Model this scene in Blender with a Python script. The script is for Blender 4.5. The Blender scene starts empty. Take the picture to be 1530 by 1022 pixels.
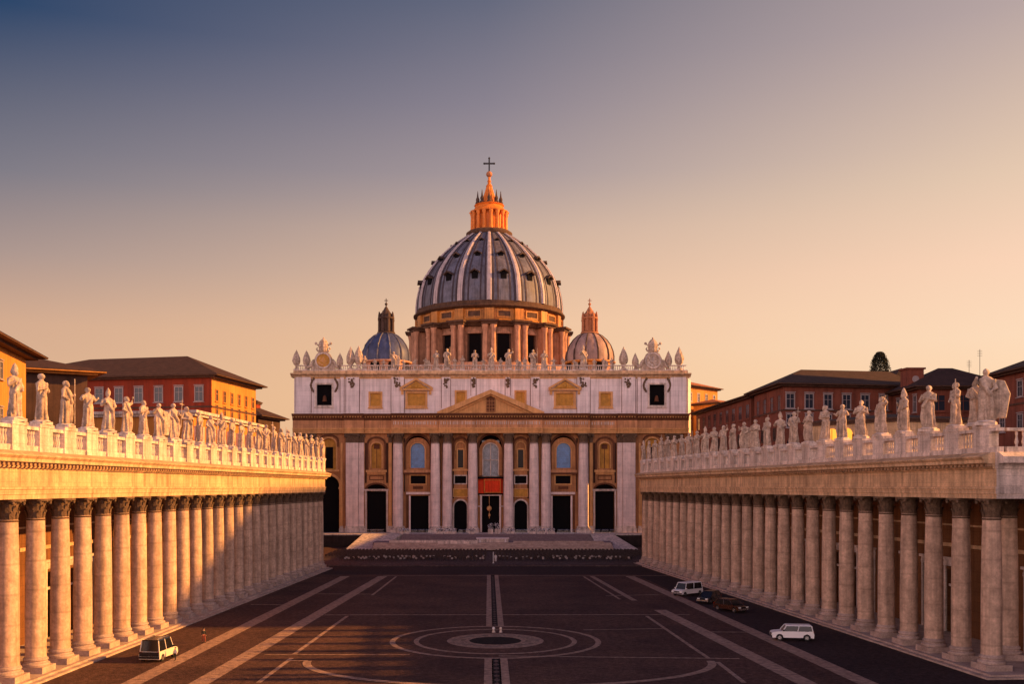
import bpy, bmesh, math, random
from math import sin, cos, pi, radians, sqrt, atan2
from mathutils import Vector, Matrix

scene = bpy.context.scene
COL = scene.collection

# ------------------------------------------------------------------ camera
F = 1490.0      # focal length in photo pixels
VPX, VPY = 730.0, 728.0
CAMH = 17.0
cam_data = bpy.data.cameras.new("camera")
cam = bpy.data.objects.new("camera", cam_data)
COL.objects.link(cam)
cam.location = (0, 0, CAMH)
cam.rotation_euler = (pi / 2, 0, 0)
cam_data.sensor_width = 36.0
cam_data.lens = 36.0 * F / 1530.0
cam_data.shift_x = (765.0 - VPX) / 1530.0
cam_data.shift_y = (VPY - 511.0) / 1530.0
cam_data.clip_end = 6000.0
scene.camera = cam

# ------------------------------------------------------------------ light
scene.view_settings.view_transform = 'Standard'
scene.view_settings.look = 'None'
scene.view_settings.gamma = 1.0
EXPO = 1.0
scene.view_settings.exposure = EXPO
SUN_EL, SUN_AZ = radians(21.5), radians(2.5)     # azimuth from +X towards +Y
SUN_DIR = Vector((cos(SUN_EL) * cos(SUN_AZ), cos(SUN_EL) * sin(SUN_AZ), sin(SUN_EL)))
sun_data = bpy.data.lights.new("sun", 'SUN')
sun_data.energy = 5.0
sun_data.angle = radians(0.9)
sun_data.color = (1.0, 0.44, 0.095)
sun = bpy.data.objects.new("sun", sun_data)
COL.objects.link(sun)
sun.rotation_euler = (-SUN_DIR).to_track_quat('-Z', 'Y').to_euler()
sun.location = SUN_DIR * 300


def lin(r, g, b):
    def f(c):
        c = c / 255.0
        return c / 12.92 if c <= 0.04045 else ((c + 0.055) / 1.055) ** 2.4
    return (f(r), f(g), f(b), 1.0)


world = bpy.data.worlds.new("World")
scene.world = world
world.use_nodes = True
wn, wl = world.node_tree.nodes, world.node_tree.links
wn.clear()
w_out = wn.new('ShaderNodeOutputWorld')
w_bg = wn.new('ShaderNodeBackground')
w_tc = wn.new('ShaderNodeTexCoord')
w_sep = wn.new('ShaderNodeSeparateXYZ')
wl.new(w_tc.outputs['Generated'], w_sep.inputs[0])


def wmath(op, a, b=None, clamp=False):
    n = wn.new('ShaderNodeMath')
    n.operation = op
    n.use_clamp = clamp
    for i, v in enumerate((a, b)):
        if v is None:
            continue
        if isinstance(v, (int, float)):
            n.inputs[i].default_value = v
        else:
            wl.new(v, n.inputs[i])
    return n.outputs[0]


def wramp(fac, stops):
    n = wn.new('ShaderNodeValToRGB')
    cr = n.color_ramp
    cr.interpolation = 'LINEAR'
    while len(cr.elements) < len(stops):
        cr.elements.new(0.5)
    for e, (p, c) in zip(cr.elements, stops):
        e.position = p
        e.color = c
    wl.new(fac, n.inputs[0])
    return n.outputs[0]


def wmix(fac, a, b):
    n = wn.new('ShaderNodeMix')
    n.data_type = 'RGBA'
    wl.new(fac, n.inputs['Factor'])
    wl.new(a, n.inputs['A'])
    wl.new(b, n.inputs['B'])
    return n.outputs['Result']


zz = wmath('MAXIMUM', w_sep.outputs['Z'], 0.0)
hor = wmath('SQRT', wmath('ADD', wmath('POWER', w_sep.outputs['X'], 2.0), wmath('POWER', w_sep.outputs['Y'], 2.0)))
sx = wmath('DIVIDE', w_sep.outputs['X'], wmath('MAXIMUM', hor, 1e-4))
sy = wmath('DIVIDE', w_sep.outputs['Y'], wmath('MAXIMUM', hor, 1e-4))
taz = wmath('DIVIDE', wmath('ADD', sx, 0.44), 0.913, clamp=True)
sky_left = wramp(zz, [(0.0, lin(222, 176, 140)), (0.085, lin(221, 178, 144)), (0.148, lin(212, 171, 142)), (0.21, lin(172, 150, 142)),
                      (0.277, lin(127, 123, 133)), (0.402, lin(43, 69, 104)), (0.7, lin(30, 48, 85)), (1.0, lin(26, 42, 80))])
sky_right = wramp(zz, [(0.0, lin(255, 210, 158)), (0.134, lin(253, 219, 186)), (0.20, lin(250, 211, 182)), (0.272, lin(229, 200, 175)),
                       (0.395, lin(184, 165, 162)), (0.7, lin(80, 90, 120)), (1.0, lin(26, 42, 80))])
sky_mid = wramp(zz, [(0.0, lin(244, 190, 138)), (0.09, lin(243, 196, 150)), (0.164, lin(237, 194, 158)), (0.25, lin(203, 174, 156)), (0.30, lin(165, 150, 152)),
                     (0.36, lin(138, 130, 142)), (0.44, lin(100, 104, 124)), (0.7, lin(45, 60, 98)), (1.0, lin(24, 38, 76))])
BG = 3.8
sky_back = wramp(zz, [(0.0, (0.62, 0.42, 0.37, 1)), (0.22, (0.62, 0.43, 0.39, 1)), (0.42, (0.20, 0.15, 0.18, 1)), (0.7, (0.03, 0.032, 0.06, 1)), (1.0, lin(24, 38, 76))])
t1 = wmath('MULTIPLY', taz, 2.08, clamp=True)
t2 = wmath('MULTIPLY', wmath('SUBTRACT', taz, 0.48), 1.923, clamp=True)
front = wmix(t2, wmix(t1, sky_left, sky_mid), sky_right)
tb = wmath('ADD', wmath('MULTIPLY', sy, -1.2), 0.85, clamp=True)
wboost = wn.new('ShaderNodeMix')
wboost.data_type = 'RGBA'
wboost.blend_type = 'MULTIPLY'
wboost.inputs['Factor'].default_value = 1.0
wl.new(sky_back, wboost.inputs['A'])
BACK_GAIN = BG
wboost.inputs['B'].default_value = (BACK_GAIN, BACK_GAIN, BACK_GAIN, 1)
total = wmix(tb, front, wboost.outputs['Result'])
w_sky = wn.new('ShaderNodeTexSky')
w_sky.sky_type = 'NISHITA'
w_sky.sun_disc = False
w_sky.sun_elevation = SUN_EL
w_sky.sun_rotation = pi / 2 - SUN_AZ
w_scl = wn.new('ShaderNodeMix')
w_scl.data_type = 'RGBA'
w_scl.blend_type = 'ADD'
w_scl.inputs['Factor'].default_value = 0.0012      # a trace of the physical sky under the dusk gradient
wl.new(total, w_scl.inputs['A'])
wl.new(w_sky.outputs['Color'], w_scl.inputs['B'])
wl.new(w_scl.outputs['Result'], w_bg.inputs['Color'])
w_bg.inputs['Strength'].default_value = 2.0 ** (-EXPO)
wl.new(w_bg.outputs[0], w_out.inputs[0])

# ------------------------------------------------------------------ helpers


def G(px, py, z=0.0):
    """photo pixel on a level z -> world x, y"""
    d = F * (CAMH - z) / (py - VPY)
    return ((px - VPX) * d / F, d)


def zat(py, d):
    return CAMH + (VPY - py) * d / F


def xat(px, d):
    return (px - VPX) * d / F


class MB:
    def __init__(self):
        self.v = []
        self.f = []

    def add(self, vs, fs):
        b = len(self.v)
        self.v.extend(tuple(p) for p in vs)
        self.f.extend([tuple(b + i for i in f) for f in fs])

    def poly(self, pts):
        self.add(pts, [tuple(range(len(pts)))])

    def box(self, x0, x1, y0, y1, z0, z1):
        if x1 < x0: x0, x1 = x1, x0
        if y1 < y0: y0, y1 = y1, y0
        if z1 < z0: z0, z1 = z1, z0
        self.add([(x0, y0, z0), (x1, y0, z0), (x1, y1, z0), (x0, y1, z0), (x0, y0, z1), (x1, y0, z1), (x1, y1, z1), (x0, y1, z1)],
                 [(0, 3, 2, 1), (4, 5, 6, 7), (0, 1, 5, 4), (1, 2, 6, 5), (2, 3, 7, 6), (3, 0, 4, 7)])

    def prism(self, pts, fn, a, b):
        """closed outline pts (u,v); fn(u,v,t)->xyz ; extruded t=a..b"""
        n = len(pts)
        vs = [fn(u, v, a) for u, v in pts] + [fn(u, v, b) for u, v in pts]
        fs = [tuple(range(n - 1, -1, -1)), tuple(range(n, 2 * n))]
        fs += [(i, (i + 1) % n, n + (i + 1) % n, n + i) for i in range(n)]
        self.add(vs, fs)

    def prism_xz(self, pts, y0, y1):
        self.prism(pts, lambda u, v, t: (u, t, v), y0, y1)

    def prism_yz(self, pts, x0, x1):
        self.prism(pts, lambda u, v, t: (t, u, v), x0, x1)

    def prism_xy(self, pts, z0, z1):
        self.prism(pts, lambda u, v, t: (u, v, t), z0, z1)

    def lathe(self, cx, cy, prof, n=24, a0=0.0, a1=2 * pi, mod=None, cap=True):
        full = abs(a1 - a0 - 2 * pi) < 1e-6
        m = n if full else n + 1
        vs = []
        for j, (r, z) in enumerate(prof):
            for i in range(m):
                a = a0 + (a1 - a0) * i / n
                rr = r * (mod(a, j, z) if mod else 1.0)
                vs.append((cx + rr * cos(a), cy + rr * sin(a), z))
        fs = []
        for j in range(len(prof) - 1):
            for i in range(n):
                k = (i + 1) % m
                fs.append((j * m + i, j * m + k, (j + 1) * m + k, (j + 1) * m + i))
        if cap and full:
            fs.append(tuple(range(m - 1, -1, -1)))
            fs.append(tuple(range((len(prof) - 1) * m, len(prof) * m)))
        self.add(vs, fs)

    def tube(self, pts, rad, n=8):
        pts = [Vector(p) for p in pts]
        if not hasattr(rad, '__len__'):
            rad = [rad] * len(pts)
        vs, fs = [], []
        for k, p in enumerate(pts):
            d = (pts[min(k + 1, len(pts) - 1)] - pts[max(k - 1, 0)])
            if d.length < 1e-9: d = Vector((0, 0, 1))
            d.normalize()
            u = d.orthogonal() if abs(d.z) > 0.9 else d.cross(Vector((0, 0, 1)))
            if abs(d.z) > 0.9: u = d.cross(Vector((1, 0, 0)))
            u.normalize()
            w = d.cross(u)
            for i in range(n):
                a = 2 * pi * i / n
                vs.append(p + (u * cos(a) + w * sin(a)) * rad[k])
        for k in range(len(pts) - 1):
            for i in range(n):
                j = (i + 1) % n
                fs.append((k * n + i, k * n + j, (k + 1) * n + j, (k + 1) * n + i))
        fs.append(tuple(range(n - 1, -1, -1)))
        fs.append(tuple(range((len(pts) - 1) * n, len(pts) * n)))
        self.add(vs, fs)

    def ball(self, c, r, nu=12, nv=8):
        if not hasattr(r, '__len__'): r = (r, r, r)
        vs = [(c[0], c[1], c[2] - r[2])]
        for j in range(1, nv):
            b = -pi / 2 + pi * j / nv
            for i in range(nu):
                a = 2 * pi * i / nu
                vs.append((c[0] + r[0] * cos(a) * cos(b), c[1] + r[1] * sin(a) * cos(b), c[2] + r[2] * sin(b)))
        vs.append((c[0], c[1], c[2] + r[2]))
        fs = [(0, 1 + (i + 1) % nu, 1 + i) for i in range(nu)]
        for j in range(nv - 2):
            for i in range(nu):
                k = (i + 1) % nu
                fs.append((1 + j * nu + i, 1 + j * nu + k, 1 + (j + 1) * nu + k, 1 + (j + 1) * nu + i))
        t = len(vs) - 1
        fs += [(t, 1 + (nv - 2) * nu + i, 1 + (nv - 2) * nu + (i + 1) % nu) for i in range(nu)]
        self.add(vs, fs)

    def xform(self, fn, start=0):
        for i in range(start, len(self.v)):
            self.v[i] = tuple(fn(self.v[i]))

    def mesh(self, name, mat, smooth=35, mats=None):
        me = bpy.data.meshes.new(name)
        me.from_pydata([tuple(p) for p in self.v], [], self.f)
        bm = bmesh.new()
        bm.from_mesh(me)
        bmesh.ops.recalc_face_normals(bm, faces=bm.faces)
        bm.to_mesh(me)
        bm.free()
        me.materials.append(mat)
        if smooth:
            me.polygons.foreach_set('use_smooth', [True] * len(me.polygons))
            me.set_sharp_from_angle(angle=radians(smooth))
        me.update()
        return me

    def build(self, name, mat, parent=None, loc=(0, 0, 0), rot=0.0, smooth=35):
        return link(name, self.mesh(name, mat, smooth), parent, loc, rot)


def link(name, me, parent=None, loc=(0, 0, 0), rot=0.0):
    o = bpy.data.objects.new(name, me)
    COL.objects.link(o)
    o.parent = parent
    o.location = loc
    o.rotation_euler = (0, 0, rot)
    return o


def tag(o, label=None, cat=None, group=None, kind=None):
    if label: o['label'] = label
    if cat: o['category'] = cat
    if group: o['group'] = group
    if kind: o['kind'] = kind
    return o


def thing(name, label, cat, loc=(0, 0, 0), rot=0.0, group=None):
    o = link(name, None, None, loc, rot)
    o.empty_display_size = 1.0
    return tag(o, label, cat, group)


def copy_tree(o, parent=None):
    c = o.copy()
    COL.objects.link(c)
    c.parent = parent
    for ch in list(o.children):
        copy_tree(ch, c)
    return c


def struct(mb, name, mat, smooth=35):
    return tag(mb.build(name, mat, smooth=smooth), kind='structure')


ORD = ['zero', 'first', 'second', 'third', 'fourth', 'fifth', 'sixth', 'seventh', 'eighth', 'ninth', 'tenth', 'eleventh', 'twelfth',
       'thirteenth', 'fourteenth', 'fifteenth', 'sixteenth', 'seventeenth', 'eighteenth', 'nineteenth', 'twentieth', 'twenty-first',
       'twenty-second', 'twenty-third', 'twenty-fourth', 'twenty-fifth', 'twenty-sixth', 'twenty-seventh', 'twenty-eighth', 'twenty-ninth',
       'thirtieth']

# ------------------------------------------------------------------ materials


def new_mat(name):
    m = bpy.data.materials.new(name)
    m.use_nodes = True
    nt = m.node_tree
    return m, nt, nt.nodes, nt.links, nt.nodes['Principled BSDF']


def stone(name, col, var=0.22, scale=0.5, rough=0.85, streak=0.35, bump=0.25, joint=None, tint=None, fine=6.0, spec=0.3):
    m, nt, N, L, P = new_mat(name)
    geo = N.new('ShaderNodeNewGeometry')

    def noise(sc, vec=None, detail=6.0, rough_=0.6):
        n = N.new('ShaderNodeTexNoise')
        n.inputs['Scale'].default_value = sc
        n.inputs['Detail'].default_value = detail
        n.inputs['Roughness'].default_value = rough_
        L.new(vec if vec else geo.outputs['Position'], n.inputs['Vector'])
        return n.outputs['Fac']

    def maprange(v, a, b, c, d):
        n = N.new('ShaderNodeMapRange')
        n.inputs[1].default_value, n.inputs[2].default_value = a, b
        n.inputs[3].default_value, n.inputs[4].default_value = c, d
        L.new(v, n.inputs[0])
        return n.outputs[0]

    def mul(a, b):
        n = N.new('ShaderNodeMath')
        n.operation = 'MULTIPLY'
        for i, x in enumerate((a, b)):
            if isinstance(x, float): n.inputs[i].default_value = x
            else: L.new(x, n.inputs[i])
        return n.outputs[0]
    big = noise(scale)
    fin = noise(fine, detail=4.0)
    val = mul(maprange(big, 0.3, 0.7, 1 - var, 1 + var), maprange(fin, 0.3, 0.7, 1 - var * 0.7, 1 + var * 0.7))
    if streak:
        mp = N.new('ShaderNodeMapping')
        mp.inputs['Scale'].default_value = (1.6, 1.6, 0.07)
        L.new(geo.outputs['Position'], mp.inputs['Vector'])
        st = noise(1.0, mp.outputs['Vector'], 5.0)
        val = mul(val, maprange(st, 0.42, 0.7, 1.0, 1.0 - streak))
    if joint:
        bw, bh, dark = joint
        sp = N.new('ShaderNodeSeparateXYZ')
        L.new(geo.outputs['Position'], sp.inputs[0])
        ad = N.new('ShaderNodeMath')
        L.new(sp.outputs['X'], ad.inputs[0])
        L.new(sp.outputs['Y'], ad.inputs[1])
        cb = N.new('ShaderNodeCombineXYZ')
        L.new(ad.outputs[0], cb.inputs['X'])
        L.new(sp.outputs['Z'], cb.inputs['Y'])
        br = N.new('ShaderNodeTexBrick')
        br.inputs['Scale'].default_value = 1.0
        br.inputs['Brick Width'].default_value = bw
        br.inputs['Row Height'].default_value = bh
        br.inputs['Mortar Size'].default_value = 0.035 * bh
        br.inputs['Color1'].default_value = (1, 1, 1, 1)
        br.inputs['Color2'].default_value = (1 - dark * .45,) * 3 + (1,)
        br.inputs['Mortar'].default_value = (1 - dark,) * 3 + (1,)
        L.new(cb.outputs[0], br.inputs['Vector'])
        val = mul(val, br.outputs['Color'])
    mx = N.new('ShaderNodeMix')
    mx.data_type = 'RGBA'
    mx.blend_type = 'MULTIPLY'
    mx.inputs['Factor'].default_value = 1.0
    if tint:
        mt = N.new('ShaderNodeMix')
        mt.data_type = 'RGBA'
        mt.inputs['A'].default_value = (*col, 1)
        mt.inputs['B'].default_value = (*tint, 1)
        L.new(maprange(noise(scale * 0.35), 0.4, 0.62, 0, 1), mt.inputs['Factor'])
        L.new(mt.outputs['Result'], mx.inputs['A'])
    else:
        mx.inputs['A'].default_value = (*col, 1)
    L.new(val, mx.inputs['B'])
    L.new(mx.outputs['Result'], P.inputs['Base Color'])
    P.inputs['Roughness'].default_value = rough
    P.inputs['Specular IOR Level'].default_value = spec
    if bump:
        b = N.new('ShaderNodeBump')
        b.inputs['Strength'].default_value = bump
        b.inputs['Distance'].default_value = 0.06
        L.new(fin, b.inputs['Height'])
        L.new(b.outputs['Normal'], P.inputs['Normal'])
    return m


def plain(name, col, rough=0.6, metal=0.0, spec=0.5, emit=None, es=0.0):
    m, nt, N, L, P = new_mat(name)
    P.inputs['Base Color'].default_value = (*col, 1)
    P.inputs['Roughness'].default_value = rough
    P.inputs['Metallic'].default_value = metal
    P.inputs['Specular IOR Level'].default_value = spec
    nz = N.new('ShaderNodeTexNoise')
    nz.inputs['Scale'].default_value = 9.0
    geo = N.new('ShaderNodeNewGeometry')
    L.new(geo.outputs['Position'], nz.inputs['Vector'])
    mr = N.new('ShaderNodeMapRange')
    mr.inputs[3].default_value, mr.inputs[4].default_value = max(0.02, rough - 0.1), min(1.0, rough + 0.1)
    L.new(nz.outputs['Fac'], mr.inputs[0])
    L.new(mr.outputs[0], P.inputs['Roughness'])
    if emit:
        P.inputs['Emission Color'].default_value = (*emit, 1)
        P.inputs['Emission Strength'].default_value = es
    return m


M = {}
M['column'] = stone('column_travertine', (0.60, 0.405, 0.29), 0.26, 0.9, streak=0.4, bump=0.6, fine=3.5, joint=(60, 2.6, .18))
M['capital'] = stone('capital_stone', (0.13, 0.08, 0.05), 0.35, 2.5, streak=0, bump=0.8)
M['pale'] = stone('pale_travertine', (0.70, 0.57, 0.50), 0.25, 0.7, streak=0.5, bump=0.4, joint=(2.2, .9, .22))
M['ochre'] = stone('ochre_travertine', (0.66, 0.43, 0.25), 0.24, 0.6, streak=0.5, bump=0.4, joint=(2.4, .83, .22))
M['cornice'] = stone('dark_cornice_stone', (0.38, 0.23, 0.13), 0.25, 0.8, streak=0.3)
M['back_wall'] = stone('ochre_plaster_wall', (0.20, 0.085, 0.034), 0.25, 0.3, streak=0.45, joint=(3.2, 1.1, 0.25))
M['statue'] = stone('statue_stone', (0.50, 0.375, 0.29), 0.38, 1.6, streak=0.45, bump=0.6, fine=5.0)
M['plinth_step'] = stone('step_stone', (0.42, 0.31, 0.26), 0.3, 0.8, streak=0, bump=0.4)
M['attic'] = stone('attic_limestone', (0.80, 0.69, 0.69), 0.12, 0.25, streak=0.3, joint=(4.2, 1.5, 0.18), bump=0.2)
M['f_column'] = stone('facade_column_travertine', (0.80, 0.63, 0.58), 0.16, 0.5, streak=0.25, joint=(40, 2.1, 0.12))
M['f_wall'] = stone('facade_ochre_wall', (0.52, 0.24, 0.10), 0.22, 0.3, streak=0.4, joint=(3.0, 1.2, 0.18), tint=(0.38, 0.165, 0.07))
M['f_entab'] = stone('facade_entablature', (0.60, 0.29, 0.14), 0.2, 0.3, streak=0.4, joint=(4.0, 1.3, 0.16))
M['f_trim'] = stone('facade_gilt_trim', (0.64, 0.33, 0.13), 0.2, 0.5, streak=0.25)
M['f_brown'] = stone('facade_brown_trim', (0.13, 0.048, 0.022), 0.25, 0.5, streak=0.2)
M['dark'] = plain('dark_interior', (0.006, 0.005, 0.006), 0.9, spec=0.1)
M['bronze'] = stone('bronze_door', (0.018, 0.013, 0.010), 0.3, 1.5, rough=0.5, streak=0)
M['sky_tint_glass'] = stone('sky_tint_leaded_glass', (0.06, 0.19, 0.46), 0.3, 0.9, rough=0.25, streak=0, bump=0.1, joint=(0.7, 0.55, 0.35), spec=0.5)  # blue base colour stands in for reflected sky
M['grey_glass'] = stone('grey_leaded_glass', (0.20, 0.22, 0.27), 0.4, 1.2, rough=0.25, streak=0, bump=0.1, joint=(0.6, 0.5, 0.45), spec=0.5)
M['gold_shutter'] = stone('ochre_shutter', (0.50, 0.24, 0.035), 0.25, 0.8, rough=0.6, streak=0.2)
M['red_cloth'] = stone('red_drapery', (0.75, 0.055, 0.012), 0.15, 1.2, streak=0.25, rough=0.8)
M['lead'] = stone('dome_lead', (0.22, 0.225, 0.31), 0.35, 0.35, rough=0.55, streak=0.45, tint=(0.21, 0.19, 0.23), joint=(1.3, 30, 0.4))
M['rib'] = stone('dome_rib_lead', (0.46, 0.38, 0.39), 0.2, 0.5, rough=0.6, streak=0.3)
M['dormer'] = stone('dormer_lead', (0.06, 0.045, 0.055), 0.3, 1.0, streak=0.2)
M['drum'] = stone('drum_stone', (0.50, 0.26, 0.16), 0.25, 0.5, streak=0.45)
M['drum_dark'] = stone('drum_cornice', (0.10, 0.05, 0.03), 0.3, 0.6, streak=0.4)
M['sun_orange'] = stone('sunlit_orange_band', (0.50, 0.195, 0.035), 0.3, 0.35, rough=0.5, streak=0.5)  # orange paints sunlight onto the dome band and right side drum
M['lantern'] = stone('lantern_sun_orange', (0.74, 0.205, 0.028), 0.2, 0.6, rough=0.5, streak=0.3)  # orange paints sunlight all round the lantern
M['iron'] = plain('dark_iron', (0.03, 0.028, 0.03), 0.5, 0.6)
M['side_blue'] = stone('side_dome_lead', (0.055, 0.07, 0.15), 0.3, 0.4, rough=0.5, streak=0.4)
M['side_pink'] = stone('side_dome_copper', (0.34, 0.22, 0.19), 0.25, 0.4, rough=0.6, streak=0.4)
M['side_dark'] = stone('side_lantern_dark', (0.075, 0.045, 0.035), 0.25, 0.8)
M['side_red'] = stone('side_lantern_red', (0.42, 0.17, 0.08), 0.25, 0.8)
M['red_plaster'] = stone('red_plaster', (0.25, 0.034, 0.013), 0.2, 0.2, streak=0.4)
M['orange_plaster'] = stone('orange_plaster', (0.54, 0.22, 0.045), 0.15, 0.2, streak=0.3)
M['brick'] = stone('brown_brick', (0.22, 0.065, 0.04), 0.22, 0.3, streak=0.4, joint=(0.6, 0.2, 0.25))
M['dark_plaster'] = stone('dark_plaster', (0.07, 0.035, 0.025), 0.3, 0.3)
M['tile'] = stone('roof_tile', (0.055, 0.026, 0.020), 0.35, 0.8, streak=0, joint=(0.5, 0.35, 0.4), bump=0.6)
M['tile_red'] = stone('red_roof_tile', (0.40, 0.13, 0.05), 0.35, 0.8, streak=0, joint=(0.5, 0.35, 0.4), bump=0.6)
M['eave'] = stone('timber_eave', (0.09, 0.045, 0.03), 0.3, 1.0)
M['win_frame'] = stone('window_surround', (0.34, 0.28, 0.28), 0.15, 1.5, streak=0.2)
M['pane'] = plain('window_pane', (0.025, 0.03, 0.045), 0.15)
M['sun_glow'] = plain('sunlit_wall_glow', (0.3, 0.1, 0.02), 0.6, emit=(1.0, 0.33, 0.03), es=0.9)  # emission imitates sunlight on a wall
M['white_paint'] = plain('white_paint', (0.78, 0.75, 0.74), 0.35)
M['cream_paint'] = plain('cream_paint', (0.72, 0.62, 0.50), 0.35)
M['black_paint'] = plain('black_paint', (0.012, 0.012, 0.016), 0.25)
M['red_paint'] = plain('dark_red_paint', (0.035, 0.008, 0.006), 0.25)
M['car_glass'] = plain('car_glass', (0.012, 0.013, 0.016), 0.08)
M['rubber'] = plain('rubber', (0.012, 0.012, 0.012), 0.8)
M['chrome'] = plain('chrome', (0.6, 0.6, 0.6), 0.25, 0.9)
M['lens'] = plain('lamp_lens', (0.75, 0.74, 0.70), 0.2)
M['tail'] = plain('tail_lens', (0.45, 0.02, 0.01), 0.2)
M['plastic_grey'] = plain('pale_grey_plastic', (0.40, 0.34, 0.33), 0.5)
M['wood'] = stone('painted_wood', (0.06, 0.042, 0.04), 0.3, 2.0)
M['skin'] = plain('skin', (0.42, 0.24, 0.17), 0.6)
M['cloth_dark'] = plain('dark_cloth', (0.02, 0.018, 0.02), 0.9)
M['cloth_white'] = plain('white_cloth', (0.70, 0.64, 0.62), 0.9)
M['cloth_red'] = plain('dusky_red_cloth', (0.25, 0.06, 0.04), 0.9)
M['hair'] = plain('dark_hair', (0.02, 0.014, 0.01), 0.7)
M['leaf'] = stone('foliage', (0.012, 0.014, 0.008), 0.4, 1.0, streak=0, bump=0)
M['petal'] = plain('white_petal', (0.75, 0.68, 0.68), 0.7)
M['bark'] = stone('bark', (0.08, 0.05, 0.035), 0.3, 2.0)


def asphalt(name, col, patch, vor=7.0, con=0.32):
    m, nt, N, L, P = new_mat(name)
    geo = N.new('ShaderNodeNewGeometry')
    v = N.new('ShaderNodeTexVoronoi')
    v.inputs['Scale'].default_value = vor
    n1 = N.new('ShaderNodeTexNoise')
    n1.inputs['Scale'].default_value = 0.09
    n1.inputs['Detail'].default_value = 8.0
    n1.inputs['Roughness'].default_value = 0.65
    n2 = N.new('ShaderNodeTexNoise')
    n2.inputs['Scale'].default_value = 1.7
    n2.inputs['Detail'].default_value = 5.0
    for n in (v, n1, n2):
        L.new(geo.outputs['Position'], n.inputs['Vector'])
    r = N.new('ShaderNodeValToRGB')
    r.color_ramp.elements[0].position, r.color_ramp.elements[1].position = 0.35, 0.68
    r.color_ramp.elements[0].color, r.color_ramp.elements[1].color = (*col, 1), (*patch, 1)
    L.new(n1.outputs['Fac'], r.inputs[0])

    def mr(x, a, b, c, d):
        k = N.new('ShaderNodeMapRange')
        k.inputs[1].default_value, k.inputs[2].default_value, k.inputs[3].default_value, k.inputs[4].default_value = a, b, c, d
        L.new(x, k.inputs[0])
        return k.outputs[0]
    mm = N.new('ShaderNodeMath')
    mm.operation = 'MULTIPLY'
    L.new(mr(v.outputs['Distance'], 0.0, 0.6, 1 + con * .8, 1 - con * 1.2), mm.inputs[0])
    L.new(mr(n2.outputs['Fac'], 0.3, 0.7, 0.6, 1.4), mm.inputs[1])
    mx = N.new('ShaderNodeMix')
    mx.data_type = 'RGBA'
    mx.blend_type = 'MULTIPLY'
    mx.inputs['Factor'].default_value = 1
    L.new(r.outputs[0], mx.inputs['A'])
    L.new(mm.outputs[0], mx.inputs['B'])
    L.new(mx.outputs['Result'], P.inputs['Base Color'])
    P.inputs['Roughness'].default_value = 0.9
    P.inputs['Specular IOR Level'].default_value = 0.12
    b = N.new('ShaderNodeBump')
    b.inputs['Strength'].default_value = 0.4
    b.inputs['Distance'].default_value = 0.09
    L.new(v.outputs['Distance'], b.inputs['Height'])
    L.new(b.outputs['Normal'], P.inputs['Normal'])
    return m


M['cobble'] = asphalt('cobble_paving', (0.075, 0.039, 0.036), (0.15, 0.078, 0.06))
M['road'] = asphalt('dark_road_cobble', (0.04, 0.025, 0.028), (0.06, 0.038, 0.04))
M['strip'] = asphalt('travertine_strip', (0.31, 0.20, 0.155), (0.40, 0.265, 0.205), 9.0, .12)
M['strip_dark'] = asphalt('dark_strip', (0.14, 0.09, 0.085), (0.17, 0.11, 0.10), 8.0)
M['kerb'] = asphalt('kerb_paving', (0.10, 0.066, 0.062), (0.13, 0.09, 0.083), 1.5)
M['f_shade'] = stone('facade_painted_shade', (0.045, 0.018, 0.010), 0.3, 0.6, streak=0.2)  # near-black brown for shade painted beside the facade columns
M['step_dark'] = stone('step_dark_stone', (0.22, 0.16, 0.17), 0.3, 1.5, streak=0, joint=(1.2, .3, .3))
M['shadow_wall'] = stone('base_wall_shadow', (0.03, 0.018, 0.016), 0.3, 0.6)  # wall shadow below the portico and steps, painted as near-black stone
M['hole'] = asphalt('dark_disc', (0.016, 0.012, 0.014), (0.022, 0.016, 0.017), 5.0)
M['medallion'] = stone('medallion_mosaic', (0.22, 0.145, 0.11), 0.65, 1.3, streak=0, bump=0.3, fine=3.0)
M['hill'] = stone('hill_scrub', (0.05, 0.05, 0.025), 0.4, 0.05, streak=0)
# ------------------------------------------------------------------ ground
g = MB(); g.box(-1600, 1600, -300, 2600, -1.0, 0.0)
struct(g, 'ground', M['cobble'])


def band(name, pts, z, mat):
    mb = MB(); mb.poly([(x, y, z) for x, y in pts])
    return struct(mb, name, mat, smooth=0)


def line_band(name, a, b, w, z, mat):
    a, b = Vector((*a, 0)), Vector((*b, 0))
    d = (b - a).normalized(); n = Vector((-d.y, d.x, 0)) * w / 2
    return band(name, [(p.x, p.y) for p in (a - n, b - n, b + n, a + n)], z, mat)


def ring_band(name, cx, cy, ax, ay, w, z, mat, a0=0.0, a1=2 * pi, n=96):
    mb = MB(); vs = []; fs = []
    for i in range(n + 1):
        a = a0 + (a1 - a0) * i / n
        for s in (-.5, .5):
            vs.append((cx + (ax + s * w) * cos(a), cy + (ay + s * w) * sin(a), z))
    for i in range(n):
        fs.append((2 * i, 2 * i + 1, 2 * i + 3, 2 * i + 2))
    mb.add(vs, fs)
    return struct(mb, name, mat, smooth=0)


# road lane surfaces beside the colonnades (slightly darker)
band('road_surface', [(28.6, 194), (34.0, 60), (52, 60), (34.5, 214), (28.6, 214)], 0.004, M['road'])
band('road_surface', [(-34, 214), (28.6, 214), (28.6, 193.2), (-34, 193.2)], 0.004, M['road'])
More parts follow.
